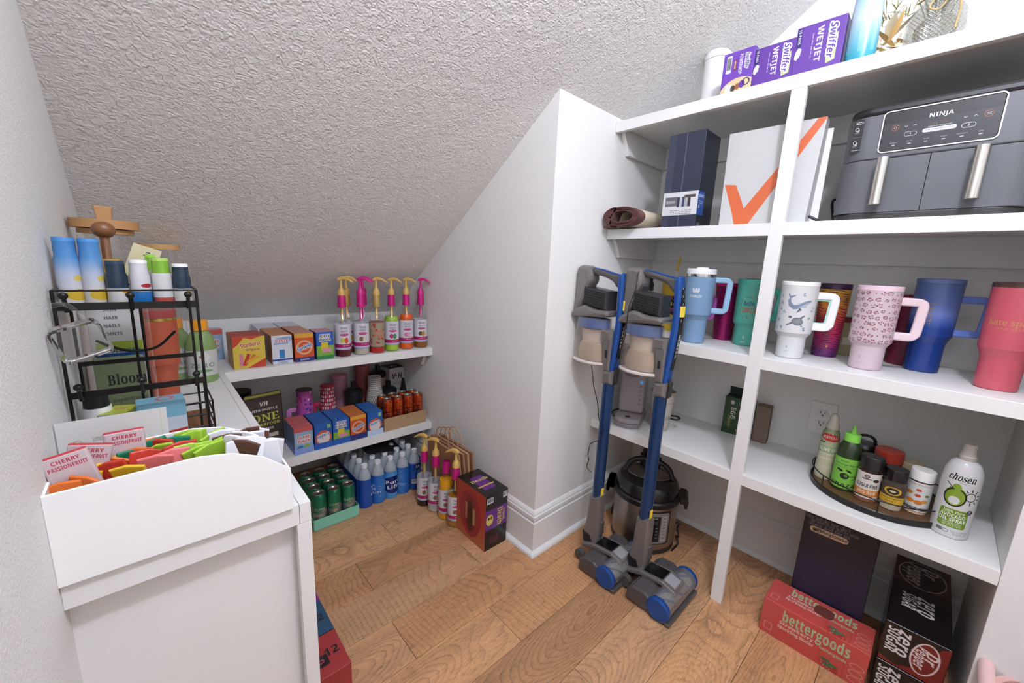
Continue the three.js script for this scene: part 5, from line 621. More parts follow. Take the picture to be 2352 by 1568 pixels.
mixCol('sonic', -0.689, YC, -0.82, 5, 0.075, 0.12, 0.042, '#c07a4a', '#d98a5a', '#e9d0b8', U); mixCol('sunkist', -0.605, YC, -0.82, 5, 0.076, 0.122, 0.042, '#b8481e', '#d7a08a', '#e9d0b8', U); mixCol('jolly', -0.523, YC, -0.815, 2, 0.072, 0.122, 0.05, '#1d4f9e', '#e2a0b4', '#f0d0da', U); mixCol('island', -0.9, YC, -1.03, 1, 0.08, 0.128, 0.05, '#aec3dc', '#e3e6ee', '#9ab0d0', 'behind the sports drink bottles');
[['island', -0.63, '#6f86b4', '#d9676a', '#f0b0b0'], ['wyler', -0.5485, '#22498e', '#2b68b8', '#5f9ad8'], ['jolly', -0.469, '#22498e', '#2b6ac0', '#5f9ad8'], ['sunkist', -0.39, '#a8481e', '#e0763a', '#f0b48a'], ['wyler', -0.307, '#2a5aa0', '#2b68b8', '#5f9ad8']].forEach(([k, x, b, q, s], i) => { mixCol(k, x, YL + 0.001, -0.812, 6, 0.0755, 0.118, 0.026, b, q, s, i === 4 ? 'beside the orange cans' : W2); const t = thing('display_tray', `open cardboard display tray under the ${['fruit punch', 'splash-printed', 'blue and green', 'orange', 'rightmost splash-printed'][i]} drink mix boxes`, 'tray', [x, YL, -0.89]), m = mat([0x7f98cf, 0x1f56a8, 0x1f56a8, 0x1c2c66, 0xb4c9e4][i], 0.6); add(t, 'tray', [bx(-0.0393, 0.0393, 0, 0.0008, -0.082, 0.081), bx(-0.0393, 0.0393, 0, 0.027, 0.0792, 0.081), bx(-0.0393, -0.0383, 0, 0.027, -0.082, 0.079), bx(0.0383, 0.0393, 0, 0.027, -0.082, 0.079)], m); });
for (const [x, l] of [[-0.69, 'left'], [-0.6, 'right']]) { const t = thing('white_carton', `flat white closed carton at the back of the alcove shelf, ${l} one of two`, 'box', [x, YC, -1.12]); add(t, 'carton', box(0.084, 0.118, 0.17, 0, 0.059, 0, 0.002), mat(0xdcdbe0, 0.6)); }
// bottles, pouches, cups on the lower shelf
const pat = (bg, f) => art(420, 300, (c, w, h) => { fill(c, bg, 0, 0, w, h); f(c, w, h); });
const aP = pat('#c95bb0', (c, w, h) => { for (let i = 0; i < 90; i++) { const x = rr(0, w), y = rr(0, h); fill(c, ['#3a3a9a', '#e9dce6', '#a8323a'][i % 3], x, y, 15, 17); } }), aR = pat('#c02846', (c, w, h) => { for (let i = 0; i < 20; i++) for (let j = 0; j < 11; j++) fill(c, (i + j) % 4 ? '#f0e9ea' : '#d9607a', i * 21 + 3, j * 27 + 4, 14, 19); }), aD = pat('#ece7dd', (c, w, h) => { for (let i = 0; i < 34; i++) for (let j = 0; j < 22; j++) fill(c, '#2a2826', i * 12.4 + (j % 2) * 5, j * 13.6 + 4, 7, 5); });
tumbler('magenta mug printed with blue and white cups on the lower alcove shelf', [-0.56, -1.04], { y: YL, prof: [[0, 0], [0.037, 0], [0.042, 0.1], [0.036, 0.14], [0.036, 0.215]], lid: 0x4a3a36, lidH: 0.006, draw: (c, w, h) => { fill(c, '#c95bb0', 0, 0, w, h); for (let i = 0; i < 110; i++) fill(c, ['#3a3a9a', '#e9dce6', '#a8323a'][i % 3], rr(0, w), rr(0, h), 14, 16); }, handle: { r: 0.04, a: 0.12, b: 0.03, out: 0.03, color: 0xd488c8, turn: PI } });
tumbler('red mug printed with rows of little white cups', [-0.447, -1.06], { y: YL, prof: [[0, 0], [0.036, 0], [0.041, 0.1], [0.035, 0.15], [0.033, 0.212]], lid: 0xb82a3c, lidH: 0.006, draw: (c, w, h) => { fill(c, '#c02846', 0, 0, w, h); for (let i = 0; i < 21; i++) for (let j = 0; j < 11; j++) fill(c, (i + j) % 4 ? '#f0e9ea' : '#d9607a', i * 21 + 3, j * 30 + 4, 14, 20); }, handle: { r: 0.038, a: 0.12, b: 0.03, out: 0.028, color: 0xd0305a, turn: PI } });
tumbler('plain pink tall tumbler behind the black shaker', [-0.35, -1.16], { y: YL, prof: [[0, 0], [0.034, 0], [0.04, 0.222]], lid: 0xe094aa, lidH: 0.01, aw: 16, ah: 16, draw: (c, w, h) => fill(c, '#dd9fb2', 0, 0, w, h) });
tumbler('tall brick-pink tumbler behind the stacked paper cups', [-0.225, -1.16], { y: YL, prof: [[0, 0], [0.034, 0], [0.04, 0.262]], lid: 0xb8605c, lidH: 0.008, aw: 16, ah: 16, draw: (c, w, h) => fill(c, '#b4605c', 0, 0, w, h) });
const shaker = (l, x, z, h, col) => { const t = thing('shaker_bottle', l, 'bottle', [x, YL, z]); add(t, 'body', lathe([[0, 0], [0.036, 0], [0.044, h]], 36), mat(col, 0.4)); const d = add(t, 'lid', lathe([[0.046, h], [0.046, h + 0.022], [0.03, h + 0.034], [0, h + 0.036]], 36), BLACK); add(d, 'spout', box(0.022, 0.04, 0.03, 0, h + 0.05, 0, 0.006, 2), BLACK); };
shaker('matt black shaker bottle with flip spout beside the red mug', -0.318, -1.05, 0.145, 0x1d1d1f); shaker('pink shaker bottle with black and pink lid behind the paper cups', -0.145, -1.14, 0.195, 0xc79a98); shaker('squat glossy black shaker in front of the pink shaker', -0.125, -1.05, 0.12, 0x18181a);
{ const t = thing('paper_cup_stack', 'stack of white paper cups with black dashes on the lower alcove shelf', 'cups', [-0.207, YL, -1.04]); add(t, 'cups', uvTo(lathe([[0, 0], [0.047, 0], [0.047, 0.1], [0.043, 0.13], [0.036, 0.17], [0.035, 0.228], [0, 0.228]], 40), aD), pm(aD)); }
{ const f = carton(0.098, 0.245, 0.09, 800, { base: '#d9cfd3', front(c, w, h) { fill(c, '#dcd4d8', 0, 0, w, h); T(c, 'V·H', w * 0.5, h * 0.2, 34, '#1c1a1c', { skew: 0.2 }); T(c, 'VITA HUSTLE', w * 0.5, h * 0.38, 8, '#8a8488'); T(c, 'SHAKER BOTTLE', w * 0.5, h * 0.52, 9, '#333'); }, top: (c, w, h) => { fill(c, '#231e20', 0, 0, w, h); T(c, 'VH', w * 0.5, h * 0.5, 28, '#cfc8ca'); } }); add(thing('shaker_box', 'white carton with black top and black monogram on the lower alcove shelf', 'box', [-0.058, YL, -1.13], 0.12), 'carton', f.g, pm(f.a)); const t = thing('dark_pouch', 'black pouch leaning against the grey wall beside the monogram carton', 'pouch', [-0.03, YL, -1.02]); add(t, 'pouch', ext([[-0.055, 0], [0.026, 0], [-0.02, 0.2]], 0.03, 0.006), BLACK); }
{ const f = carton(0.15, 0.255, 0.05, 1000, { base: '#3a322b', front(c, w, h) { fill(c, '#40372f', 0, 0, w, h); fill(c, '#cdd04e', 0, h * 0.01, w, h * 0.05); T(c, 'VH', w * 0.5, h * 0.19, 26, '#f1efe9', { skew: 0.2 }); T(c, 'VITA·HUSTLE', w * 0.5, h * 0.29, 15, '#f1efe9', { w: w * 0.72 }); T(c, 'ONE', w * 0.5, h * 0.43, 46, '#d8d954', { f: 'serif', w: w * 0.75 }); T(c, 'SUPERFOOD', w * 0.5, h * 0.55, 16, '#d8d954', { w: w * 0.75 }); T(c, 'PROTEIN', w * 0.5, h * 0.63, 14, '#e9e4dc'); fill(c, '#cfc0b0', w * 0.2, h * 0.72, w * 0.6, h * 0.07); } }, 0.012); const p = f.g.attributes.position; for (let i = 0; i < p.count; i++) p.setZ(i, p.getZ(i) * (1.1 - p.getY(i) / 0.255)); f.g.computeVertexNormals(); add(thing('protein_pouch', 'brown stand-up pouch with yellow lettering on the lower alcove shelf', 'pouch', [-0.745, YL, -0.97], 0.15), 'pouch', f.g, pm(f.a)); const t = thing('jar', 'jar with wide black lid behind the brown pouch', 'jar', [-0.82, YL, -1.1]); add(t, 'body', cyl(0.05, 0.05, 0.17), mat(0x5d544c, 0.5)); add(t, 'lid', cyl(0.054, 0.054, 0.07, 0, 0.172), BLACK); }
function can(label, x, y, z, r, h, a, group, turn) { const t = thing('drink_can', label, 'can', [x, y, z], turn ?? toCam(x, z), group); add(t, 'body', uvTo(lathe([[0, 0], [r * 0.75, 0], [r, 0.006], [r, h - 0.014], [r * 0.82, h - 0.003]], 28), a), pm(a, 'metal')); add(t, 'lid', [lathe([[r * 0.82, h - 0.003], [r * 0.84, h], [r * 0.78, h], [r * 0.74, h - 0.006], [0, h - 0.006]], 28), box(r * 0.45, 0.0015, r * 0.7, 0, h - 0.004, r * 0.15)], STEEL); return t; }
const aT = art(260, 210, (c, w, h) => { fill(c, '#3fae8b', 0, 0, w, h); poly(c, '#c9d2cf', [[w * 0.3, h * 0.55], [w * 0.75, h * 0.42], [w * 0.75, h], [w * 0.3, h]]); T(c, 'CLEAN', w * 0.5, h * 0.42, 22, '#e6efe9', { w: 62 }); T(c, 'ENERGY', w * 0.5, h * 0.53, 20, '#2c8f70', { w: 62 }); ell(c, '#3a4a48', w * 0.45, h * 0.75, 9, 9, 0, 2); poly(c, '#3fae8b', [[w * 0.4, h], [w * 0.7, h * 0.65], [w * 0.7, h]]); fill(c, '#d5dad6', w * 0.3, h * 0.35, 6, h * 0.6); }), aO = art(220, 200, (c, w, h) => { fill(c, '#d9572a', 0, 0, w, h); for (let i = 0; i < 60; i++) ell(c, '#e8804a', rr(0, w), rr(0, h), 8, 6); T(c, 'mint', w * 0.5, h * 0.6, 40, '#2b2350', { rot: -PI / 2, w: 100 }); });
let q = 0; for (let j = 0; j < 4; j++) for (let i = 0; i < 3; i++) { const c = Math.cos(-0.17), s = Math.sin(-0.17), lx = -0.063 + i * 0.063, lz = -0.034 - j * 0.064; can(`teal energy drink can in the ${ORD[j]} row of the tray, ${['left', 'middle', 'right'][i]}`, -0.547 + lx * c - lz * s * -1 * 0, 0.002, -0.678 + lz, 0.0295, 0.156, aT, 'teal cans in the floor tray'); }
{ const t = thing('can_tray', 'mint green cardboard tray holding the teal cans on the floor', 'tray', [-0.547, 0, -0.808]), m = mat(0x86cdb2, 0.6); add(t, 'tray', [bx(-0.097, 0.097, 0, 0.001, -0.13, 0.131), bx(-0.097, 0.097, 0, 0.052, 0.1295, 0.131), bx(-0.097, -0.0955, 0, 0.052, -0.13, 0.129), bx(0.0955, 0.097, 0, 0.052, -0.13, 0.129)], m); }
for (let j = 0; j < 2; j++) for (let i = 0; i < 4; i++) can(`slim orange can in the ${j ? 'back' : 'front'} row of the brown tray, ${ORD[i]} from the left`, -0.226 + i * 0.057, YL + 0.002, -0.848 - j * 0.06, 0.0265, 0.158, aO, 'orange cans in the brown tray');
{ const t = thing('can_tray', 'plain brown cardboard tray holding the orange cans', 'tray', [-0.14, YL, -0.877]), m = mat(0xa98a66, 0.75); add(t, 'tray', [bx(-0.12, 0.118, 0, 0.001, -0.065, 0.064), bx(-0.12, 0.118, 0, 0.068, 0.0625, 0.064), bx(-0.12, -0.1185, 0, 0.068, -0.065, 0.0625)], m); }
{ const a = art(620, 260, (c, w, h) => { fill(c, grad(c, 0, 0, w, 0, '#1a4bb0', '#2a74d0', '#58a8e8', '#2a70cc', '#123a90'), 0, 0, w, h); for (let i = 0; i < 120; i++) poly(c, 'rgba(235,245,255,0.5)', [[w * 0.5, h * 0.5], [w * 0.5 + rr(-150, 150), h * 0.5 + rr(-110, 110)]], 1.5); ell(c, '#14307e', w * 0.5, h * 0.5, 74, 82); T(c, 'Pure', w * 0.5, h * 0.4, 46, '#fff'); T(c, 'Life', w * 0.5, h * 0.58, 46, '#fff'); T(c, '100%', w * 0.19, h * 0.34, 26, '#e9f2fc'); T(c, 'PURE', w * 0.2, h * 0.47, 26, '#e9f2fc'); T(c, 'QUALITY', w * 0.22, h * 0.6, 26, '#e9f2fc'); fill(c, '#14307e', w * 0.86, h * 0.05, 56, 44); T(c, '35', w * 0.905, h * 0.13, 30, '#fff'); bars(c, w * 0.84, h * 0.6, 60, 42); });
  const t = thing('shrink_wrap', 'blue printed plastic wrap round the pack of water bottles', 'packaging', [-0.268, 0, -0.865]); const g = []; for (let i = 0; i < 5; i++) { const s = lathe([[0.034, 0.002], [0.034, 0.145]], 20, PI * 0.96); const uv = s.attributes.uv; for (let k = 0; k < uv.count; k++) uv.setX(k, (i + uv.getX(k)) / 5); g.push(s.translate(-0.13 + i * 0.065, 0, 0.13)); } add(t, 'front_film', g.map((s) => uvTo(s, a)), pm(a, 'gloss')); add(t, 'side_film', [bx(-0.166, -0.164, 0.002, 0.14, -0.22, 0.13), bx(0.164, 0.166, 0.002, 0.16, -0.22, 0.13)], mat(0x143f94, 0.25)); add(t, 'torn_top_film', move(new THREE.PlaneGeometry(0.2, 0.16, 1, 1), 0, 0.222, 0.0, -PI / 2 + 0.1, 0.2), mat(0x1b1b1f, 0.25, 0, { side: THREE.DoubleSide }));
  let o = null; for (let j = 0; j < 5; j++) for (let i = 0; i < 5; i++) { const p = [-0.398 + i * 0.065, 0.004, -0.735 - j * 0.064], l = `clear water bottle in the ${ORD[j]} row of the pack, ${ORD[i]} from the left`; if (!o) { o = thing('water_bottle', l, 'bottle', p, 0, 'water bottles in the wrapped pack'); add(o, 'body', lathe([[0, 0], [0.03, 0], [0.031, 0.13], [0.024, 0.165], [0.012, 0.19]], 20), mat(0xe3ebf1, 0.1, 0, { transmission: 0.55, thickness: 0 })); add(o, 'cap', cyl(0.0135, 0.0135, 0.016, 0, 0.191), mat(0xe4e6ea, 0.35)); } else copyOf(o, l, p, 0); } }
for (let i = 0; i < 4; i++) { const t = thing('paper_bag', `brown paper carrier bag with twisted handles, ${ORD[i]} of four leaning on the grey wall`, 'bag', [-0.085 + i * 0.016, 0, -0.5 + i * 0.012], -PI / 2); add(t, 'bag', move(box(0.27, 0.31 + 0.008 * i, 0.011, 0, 0.165, 0, 0.002), 0, 0, 0, 0.1), mat([0xa67c58, 0x9a7050, 0xae8660, 0x946a4c][i], 0.85)); add(t, 'handle', tube([[-0.05, 0.31, 0.03], [-0.045, 0.38, 0.036], [0, 0.405, 0.038], [0.045, 0.38, 0.036], [0.05, 0.31, 0.03]], 0.0025, false, 30, 6), mat(0xb08a62, 0.85)); }
{ const f = carton(0.118, 0.248, 0.203, 900, { base: '#1c191a', front(c, w, h) { fill(c, '#1f1c1c', 0, 0, w, h); fill(c, '#6a2c86', 0, h * 0.27, w, h * 0.36); T(c, 'Liquid', w * 0.85, h * 0.45, 14, '#e6cf6a', { rot: PI / 2, f: 'serif' }); T(c, 'Death', w * 0.66, h * 0.45, 34, '#ecd673', { rot: PI / 2, f: 'serif', w: h * 0.32 }); ell(c, '#e3c85a', w * 0.2, h * 0.45, 17, 22); ell(c, '#3a2530', w * 0.16, h * 0.42, 5, 6); ell(c, '#3a2530', w * 0.27, h * 0.42, 4, 5); bars(c, w * 0.06, h * 0.05, w * 0.28, h * 0.1); bars(c, w * 0.78, h * 0.04, w * 0.18, h * 0.1); for (let i = 0; i < 9; i++) fill(c, '#7a2a52', w * (0.22 + i * 0.05), h * 0.75, 2, h * 0.16); }, side(c, w, h) { fill(c, grad(c, 0, 0, 0, h, '#c23a30', '#c8483a', '#cf7048'), 0, 0, w, h); ell(c, '#b02a34', w * 0.5, h * 0.5, w * 0.36, h * 0.42); ell(c, '#8a1c28', w * 0.5, h * 0.5, w * 0.2, h * 0.34); ell(c, '#4a1a18', w * 0.5, h * 0.55, w * 0.08, h * 0.3); for (let i = 0; i < 6; i++) { ell(c, '#c98a6a', w * 0.36, h * (0.36 + i * 0.05), 7, 7); ell(c, '#c9a06a', w * 0.62, h * (0.4 + i * 0.05), 8, 7); } }, top(c, w, h) { fill(c, '#1f1c1c', 0, 0, w, h); fill(c, '#6a2c86', w * 0.25, h * 0.25, w * 0.5, h * 0.55); T(c, 'Death', w * 0.5, h * 0.4, 26, '#ecd673', { f: 'serif' }); fill(c, '#d9a85a', w * 0.15, h * 0.62, w * 0.7, 9); } }); add(thing('lips_box', 'tall box with a red open mouth picture and black purple side on the floor', 'box', [-0.098, 0, -0.222]), 'carton', f.g, pm(f.a, 'gloss')); }
[['purple', '#8f2f86', -0.225], ['blue', '#2f5876', -0.095], ['red', '#b03a3a', 0.03]].forEach(([n, col, z]) => { const f = carton(0.13, 0.128, 0.36, 700, { base: col, top(c, w, h) { fill(c, col, 0, 0, w, h); T(c, '12', w * 0.5, h * 0.92, 24, '#1b1a1e', { rot: PI / 2 }); fill(c, '#1f1a20', w * 0.25, h * 0.78, 24, 26); T(c, '0', w * 0.25 + 12, h * 0.78 + 13, 18, '#c94a5a'); } }); add(thing('soda_carton', `${n} twelve-can carton pushed under the counter`, 'box', [-0.955, 0, z], PI / 2), 'carton', f.g, pm(f.a)); });
// ================= left counter =================
for (const [l, x, z] of [['large green sports drink bottle with orange cap nearest the rack', -0.957, -0.72], ['large green sports drink bottle with orange cap behind the nearer one', -1.02, -0.8]]) { const a = art(400, 200, (c, w, h) => { fill(c, '#dfe2dc', 0, 0, w, h); ell(c, '#eceee8', w * 0.5, h * 0.25, 34, 34); T(c, 'G', w * 0.5, h * 0.24, 36, '#c9422e'); T(c, 'ZERO', w * 0.5, h * 0.58, 44, '#8f9690', { w: 110 }); ell(c, '#8fb26a', w * 0.5, h * 0.8, 40, 12); }); const t = thing('sports_drink_bottle', l, 'bottle', [x, YC, z], toCam(x, z)); add(t, 'body', lathe([[0, 0], [0.04, 0], [0.043, 0.008], [0.043, 0.12], [0.036, 0.155], [0.021, 0.178]], 36), mat(0x9dbb74, 0.15, 0, { transmission: 0.35, thickness: 0 })); add(t, 'label', sleeve(0.0434, 0.025, 0.112, a), pm(a)); add(t, 'cap', cyl(0.025, 0.024, 0.034, 0, 0.178), mat(0xe79a2a, 0.4)); }
{ // white open bin
  const t = thing('storage_bin', 'white open-topped bin with a curved front full of drink sachets', 'bin', [-1.061, YC, 0.196]), pr = [[-0.139, 0], [0.139, 0], [0.139, 0.078], [0.1, 0.112], [0.06, 0.13], [0.02, 0.137], [-0.03, 0.136], [-0.139, 0.132]]; for (const z of [0.0645, -0.0645]) add(t, z > 0 ? 'front_panel' : 'back_panel', ext(pr, 0.004, 0.001).translate(0, 0, z), WHITE); add(t, 'side_panel', bx(-0.139, -0.136, 0, 0.13, -0.062, 0.062), WHITE); add(t, 'side_panel', bx(0.136, 0.139, 0, 0.076, -0.062, 0.062), WHITE); add(t, 'bottom', bx(-0.136, 0.136, 0, 0.003, -0.062, 0.062), WHITE); }
const SC = [['orange', 0xd9702c], ['green', 0x1f7a5a], ['yellow', 0xe0b52c], ['red', 0xc23a2c], ['pink', 0xd97070], ['lime', 0x9cc43a], ['white', 0xe6e6ea], ['brown', 0x5a3a2c]];
const seen = {}; for (let i = 0; i < 44; i++) { const u = i / 43, k = u < 0.35 ? [0, 1, 2, 0, 3][i % 5] : u < 0.55 ? [4, 1, 3, 5][i % 4] : u < 0.72 ? 5 : [6, 6, 7][i % 3]; const x = -1.185 + u * 0.245, top = 0.125 + 0.01 * Math.sin(PI * u) - Math.max(0, u - 0.85) * 0.1, z = 0.15 + rr(0, 0.08); const t = thing('drink_sachet', `${SC[k][0]} drink sachet in the white bin, ${['first', 'second', 'third', 'fourth', 'fifth', 'sixth', 'seventh', 'eighth', 'ninth', 'tenth', 'eleventh', 'twelfth'][seen[k] = (seen[k] ?? -1) + 1]} of that colour from the left`, 'sachet', [x, YC + top - 0.055, z], rr(-0.7, 0.7), `${SC[k][0]} sachets in the white bin`); add(t, 'sachet', move(ext([[-0.02, -0.03], [0.02, -0.03], [0.021, 0.03], [0.0, 0.034], [-0.021, 0.03]], 0.005, 0.002), 0, 0.028, 0, rr(-0.3, 0.3), 0, rr(-0.35, 0.35)), mat(SC[k][1], 0.4)); }
{ const a = art(140, 220, (c, w, h) => { fill(c, '#e6d2d4', 0, 0, w, h); fill(c, '#c9404a', 0, 0, w, 5); T(c, 'CHERRY', w * 0.5, h * 0.12, 22, '#c9304a', { w: 84 }); T(c, 'PASSIONFRUIT', w * 0.5, h * 0.22, 22, '#c9304a', { w: 116 }); }); [['upright in the middle left of the bin', -1.124, 0.165, 0], ['leaning at the left end of the bin', -1.178, 0.19, 0.25], ['tilted in front at the left end of the bin', -1.165, 0.212, -0.2]].forEach(([l, x, z, r]) => { const t = thing('tea_pouch', `pink and white cherry drink pouch ${l}`, 'pouch', [x, YC + 0.08, z]); add(t, 'pouch', uvTo(planar(move(ext(roundRect(0.046, 0.085, 0.003), 0.008, 0.003), 0, 0.045, 0)), a).rotateZ(-r), pm(a)); }); }
{ const a = art(420, 200, (c, w, h) => { fill(c, '#eceae6', 0, 0, w, h); for (const [y, q, s] of [[0.3, '#e0d468', 'Lemon'], [0.75, '#d2482e', 'Apple']]) { ell(c, '#c9bfa8', w * 0.16, h * y, 26, 22, 0, 2); ell(c, q, w * 0.16, h * y, 16, 14); T(c, s, w * 0.34, h * (y - 0.1), 14, '#8a8680', { b: 0 }); small(c, '#cfcbc4', w * 0.26, h * y, w * 0.62, 3, 9); } fill(c, '#e6d8a8', w * 0.93, 0, 2, h); }); add(thing('recipe_sheet', 'white paper sheet with lemon and apple pictures at the back of the bin', 'paper', [-1.135, YC + 0.01, 0.12]), 'sheet', uvTo(planar(box(0.126, 0.17, 0.0008, 0, 0.085, 0)), a), pm(a)); }
{ // wire rack
  const t = thing('wire_rack', 'black metal rack with hooks and a shelf on the left counter', 'rack', [-1.1, YC, -0.02]), X0 = -0.094, X1 = 0.094, D = -0.165, r = 0.0026; add(t, 'posts', [[X0, 0], [X1, 0], [X0 + 0.002, D], [X1 - 0.002, D]].map(([x, z]) => rod([x, 0.002, z], [x, 0.366, z], r)), IRON); add(t, 'shelf', [bx(X0, X1, 0.332, 0.345, -0.002, 0.002), bx(X0, X1, 0.334, 0.336, D, 0)], IRON); add(t, 'rim', wire([[X0, 0.366, 0], [X1, 0.366, 0], [X1, 0.366, D], [X0, 0.366, D], [X0, 0.366, 0]], 0.0018), IRON); add(t, 'front_bar', bx(X0, X1, 0.177, 0.188, -0.002, 0.002), IRON); add(t, 'rear_bar', bx(X0, X1, 0.2, 0.209, D, D + 0.003), IRON); add(t, 'rear_stiles', [-0.005, 0.009].map((x) => rod([x, 0.02, D], [x, 0.335, D], r)), IRON); for (const x of [-0.08, 0, 0.08]) for (const y of [0.345, 0.188]) add(t, 'hook', [rod([x, y - 0.014, 0.004], [x, y + 0.012, 0.02], 0.0032), sph(0.0062, x, y + 0.014, 0.021)], IRON); add(t, 'curved_hook', tube([[-0.062, 0.255, -0.15], [-0.03, 0.232, -0.15], [0.0, 0.226, -0.15], [0.03, 0.232, -0.15], [0.06, 0.262, -0.15]], 0.0028), IRON); }
const tub = (l, x, z, h, r, fn, capC) => { const a = art(150, 200, fn), t = thing('drink_bottle', l, 'bottle', [x, YC + 0.3365, z], toCam(x, z)); add(t, 'body', uvTo(lathe([[0, 0], [r - 0.002, 0], [r, 0.003], [r, h * 0.7], [r * 0.88, h * 0.78], [r * 0.86, h]], 28), a), pm(a, 'gloss')); add(t, 'cap', cyl(r * 0.88, r * 0.84, 0.006, 0, h), mat(capC, 0.3)); };
const blueF = (c, w, h) => { fill(c, grad(c, 0, 0, 0, h, '#4a8ed0', '#5f9fdc', '#c9d3ea', '#e9e4e6', '#e4dcd0'), 0, 0, w, h); ell(c, '#e3be3a', w * 0.6, h * 0.84, 26, 18); ell(c, '#e3d26a', w * 0.62, h * 0.58, 10, 10); }, darkF = (c, w, h) => { fill(c, '#22384c', 0, 0, w, h * 0.6); fill(c, '#e6e1dc', 0, h * 0.6, w, h * 0.4); ell(c, '#e8a83a', w * 0.62, h * 0.68, 9, 10); };
tub('tall blue and white lemonade bottle at the left end of the rack shelf', -1.178, -0.09, 0.112, 0.0165, blueF, 0x4a8ed0); tub('tall blue and white lemonade bottle, second on the rack shelf', -1.148, -0.09, 0.112, 0.016, blueF, 0x4a8ed0); tub('navy capped flavour bottle beside the blue lemonade bottles', -1.117, -0.08, 0.074, 0.0155, darkF, 0x22384c); tub('white flavour bottle with blue wavy base in the middle of the rack shelf', -1.085, -0.08, 0.077, 0.0155, (c, w, h) => { fill(c, '#ecebee', 0, 0, w, h); fill(c, '#2a7cc4', 0, h * 0.7, w, h * 0.3); ell(c, '#b82a3c', w * 0.6, h * 0.55, 14, 10); }, 0xf2f2f2); tub('white flavour bottle with bright green cap on the rack shelf', -1.053, -0.08, 0.082, 0.0155, (c, w, h) => { fill(c, '#ecebe8', 0, 0, w, h); fill(c, '#8cc43a', 0, 0, w, h * 0.28); fill(c, '#c9564a', 0, h * 0.86, w, h * 0.14); }, 0xa4cc5a); tub('navy flavour bottle with white top at the right end of the rack shelf', -1.023, -0.08, 0.072, 0.015, darkF, 0xf0f0f0); tub('green capped flavour bottle in the back row of the rack shelf', -1.066, -0.135, 0.088, 0.0155, (c, w, h) => { fill(c, '#ecebe8', 0, 0, w, h); fill(c, '#8cc43a', 0, 0, w, h * 0.3); }, 0x8cc43a);
{ const a = art(120, 160, (c, w, h) => { fill(c, '#e6dcae', 0, 0, w, h); T(c, 'Splenda', w * 0.55, h * 0.5, 30, '#3a3440', { rot: -PI / 2, f: 'serif', skew: 0.2 }); }); add(thing('sweetener_packet', 'pale yellow sweetener packet leaning behind the flavour bottles', 'packet', [-1.098, YC + 0.36, -0.125]), 'packet', uvTo(planar(box(0.044, 0.07, 0.002, 0, 0.055, 0)), a).rotateZ(-0.35), pm(a)); }
const woodM = mat(0xb88a58, 0.55), darkW = mat(0x7a4e2c, 0.4);
{ const t = thing('stoppered_bottle', 'glass bottle with a dark wooden ball stopper behind the rack bottles', 'bottle', [-1.128, YC + 0.3365, -0.14]); add(t, 'glass', lathe([[0, 0], [0.022, 0], [0.022, 0.085], [0.014, 0.1], [0.014, 0.118]], 28), glass()); add(t, 'honey', cyl(0.02, 0.02, 0.08, 0, 0.002), mat(0xc9962c, 0.2)); add(t, 'ball_stopper', [sph(0.0175, 0, 0.137, 0, 0.9, 22), cyl(0.007, 0.007, 0.06, 0, 0.07)], darkW); }
{ const t = thing('glass_jar', 'tall glass jar with thick wooden lid and handle behind the rack', 'jar', [-1.136, YC, -0.42]); add(t, 'glass', lathe([[0, 0], [0.056, 0], [0.057, 0.01], [0.057, 0.42], [0.05, 0.468]], 40), glass()); const l = add(t, 'wooden_lid', [cyl(0.061, 0.061, 0.02, 0, 0.484, 0, 40), cyl(0.05, 0.05, 0.01, 0, 0.472, 0, 40)], woodM); add(l, 'lid_handle', ext([[-0.013, 0.504], [0.013, 0.504], [0.016, 0.536], [-0.016, 0.538]], 0.02, 0.002), woodM); }
{ const t = thing('glass_canister', 'ribbed glass jug with flat wooden lid and glass handle behind the rack', 'jug', [-1.035, YC, -0.72]); const rb = lathe([[0, 0], [0.046, 0], [0.046, 0.44]], 72), p = rb.attributes.position; for (let i = 0; i < p.count; i++) { const a = Math.atan2(p.getX(i), p.getZ(i)), k = 1 + 0.02 * Math.cos(36 * a); p.setX(i, p.getX(i) * k); p.setZ(i, p.getZ(i) * k); } rb.computeVertexNormals(); add(t, 'glass', rb, glass()); add(t, 'wooden_lid', cyl(0.05, 0.05, 0.015, 0, 0.442, 0, 40), mat(0xc79a5e, 0.5)); add(t, 'handle', tube([[0.045, 0.42, 0], [0.066, 0.41, 0], [0.07, 0.36, 0], [0.046, 0.34, 0]], 0.004), glass()); }
{ const t = thing('glass_mug', 'square clear glass mug hanging by its handle from the left rack hook', 'mug', [-1.165, YC + 0.288, 0.03], 0.1); const b = add(t, 'body', move(ext(roundRect(0.062, 0.058, 0.01), 0.05, 0.004), 0, 0, 0, 0, 0, 0.3), mat(0xffffff, 0.04, 0, { transmission: 1, thickness: 0.004, ior: 1.45 })); add(t, 'handle', tube([[-0.03, 0.022, 0], [-0.034, 0.05, 0], [-0.012, 0.06, 0], [0.008, 0.036, 0]], 0.0035), glass()); }
tumbler('coral tumbler with clear lid and gold rim behind the rack', [-1.066, -0.6], { y: YC, prof: TALL(0.235, 0.0375, 0.049, 0.08, 0.103), ring: 0.008, ringMat: mat(0xc9ae5a, 0.25, 0.9), lid: 0xc05a56, lidMat: mat(0xc05a56, 0.15, 0, { transmission: 0.4, thickness: 0 }), lidH: 0.024, aw: 16, ah: 16, draw: (c, w, h) => fill(c, '#c8603f', 0, 0, w, h) });
const bxs = (name, l, w, h, d, p, turn, faces) => { const f = carton(w, h, d, 1100, faces); add(thing(name, l, 'box', p, turn), 'carton', f.g, pm(f.a)); };
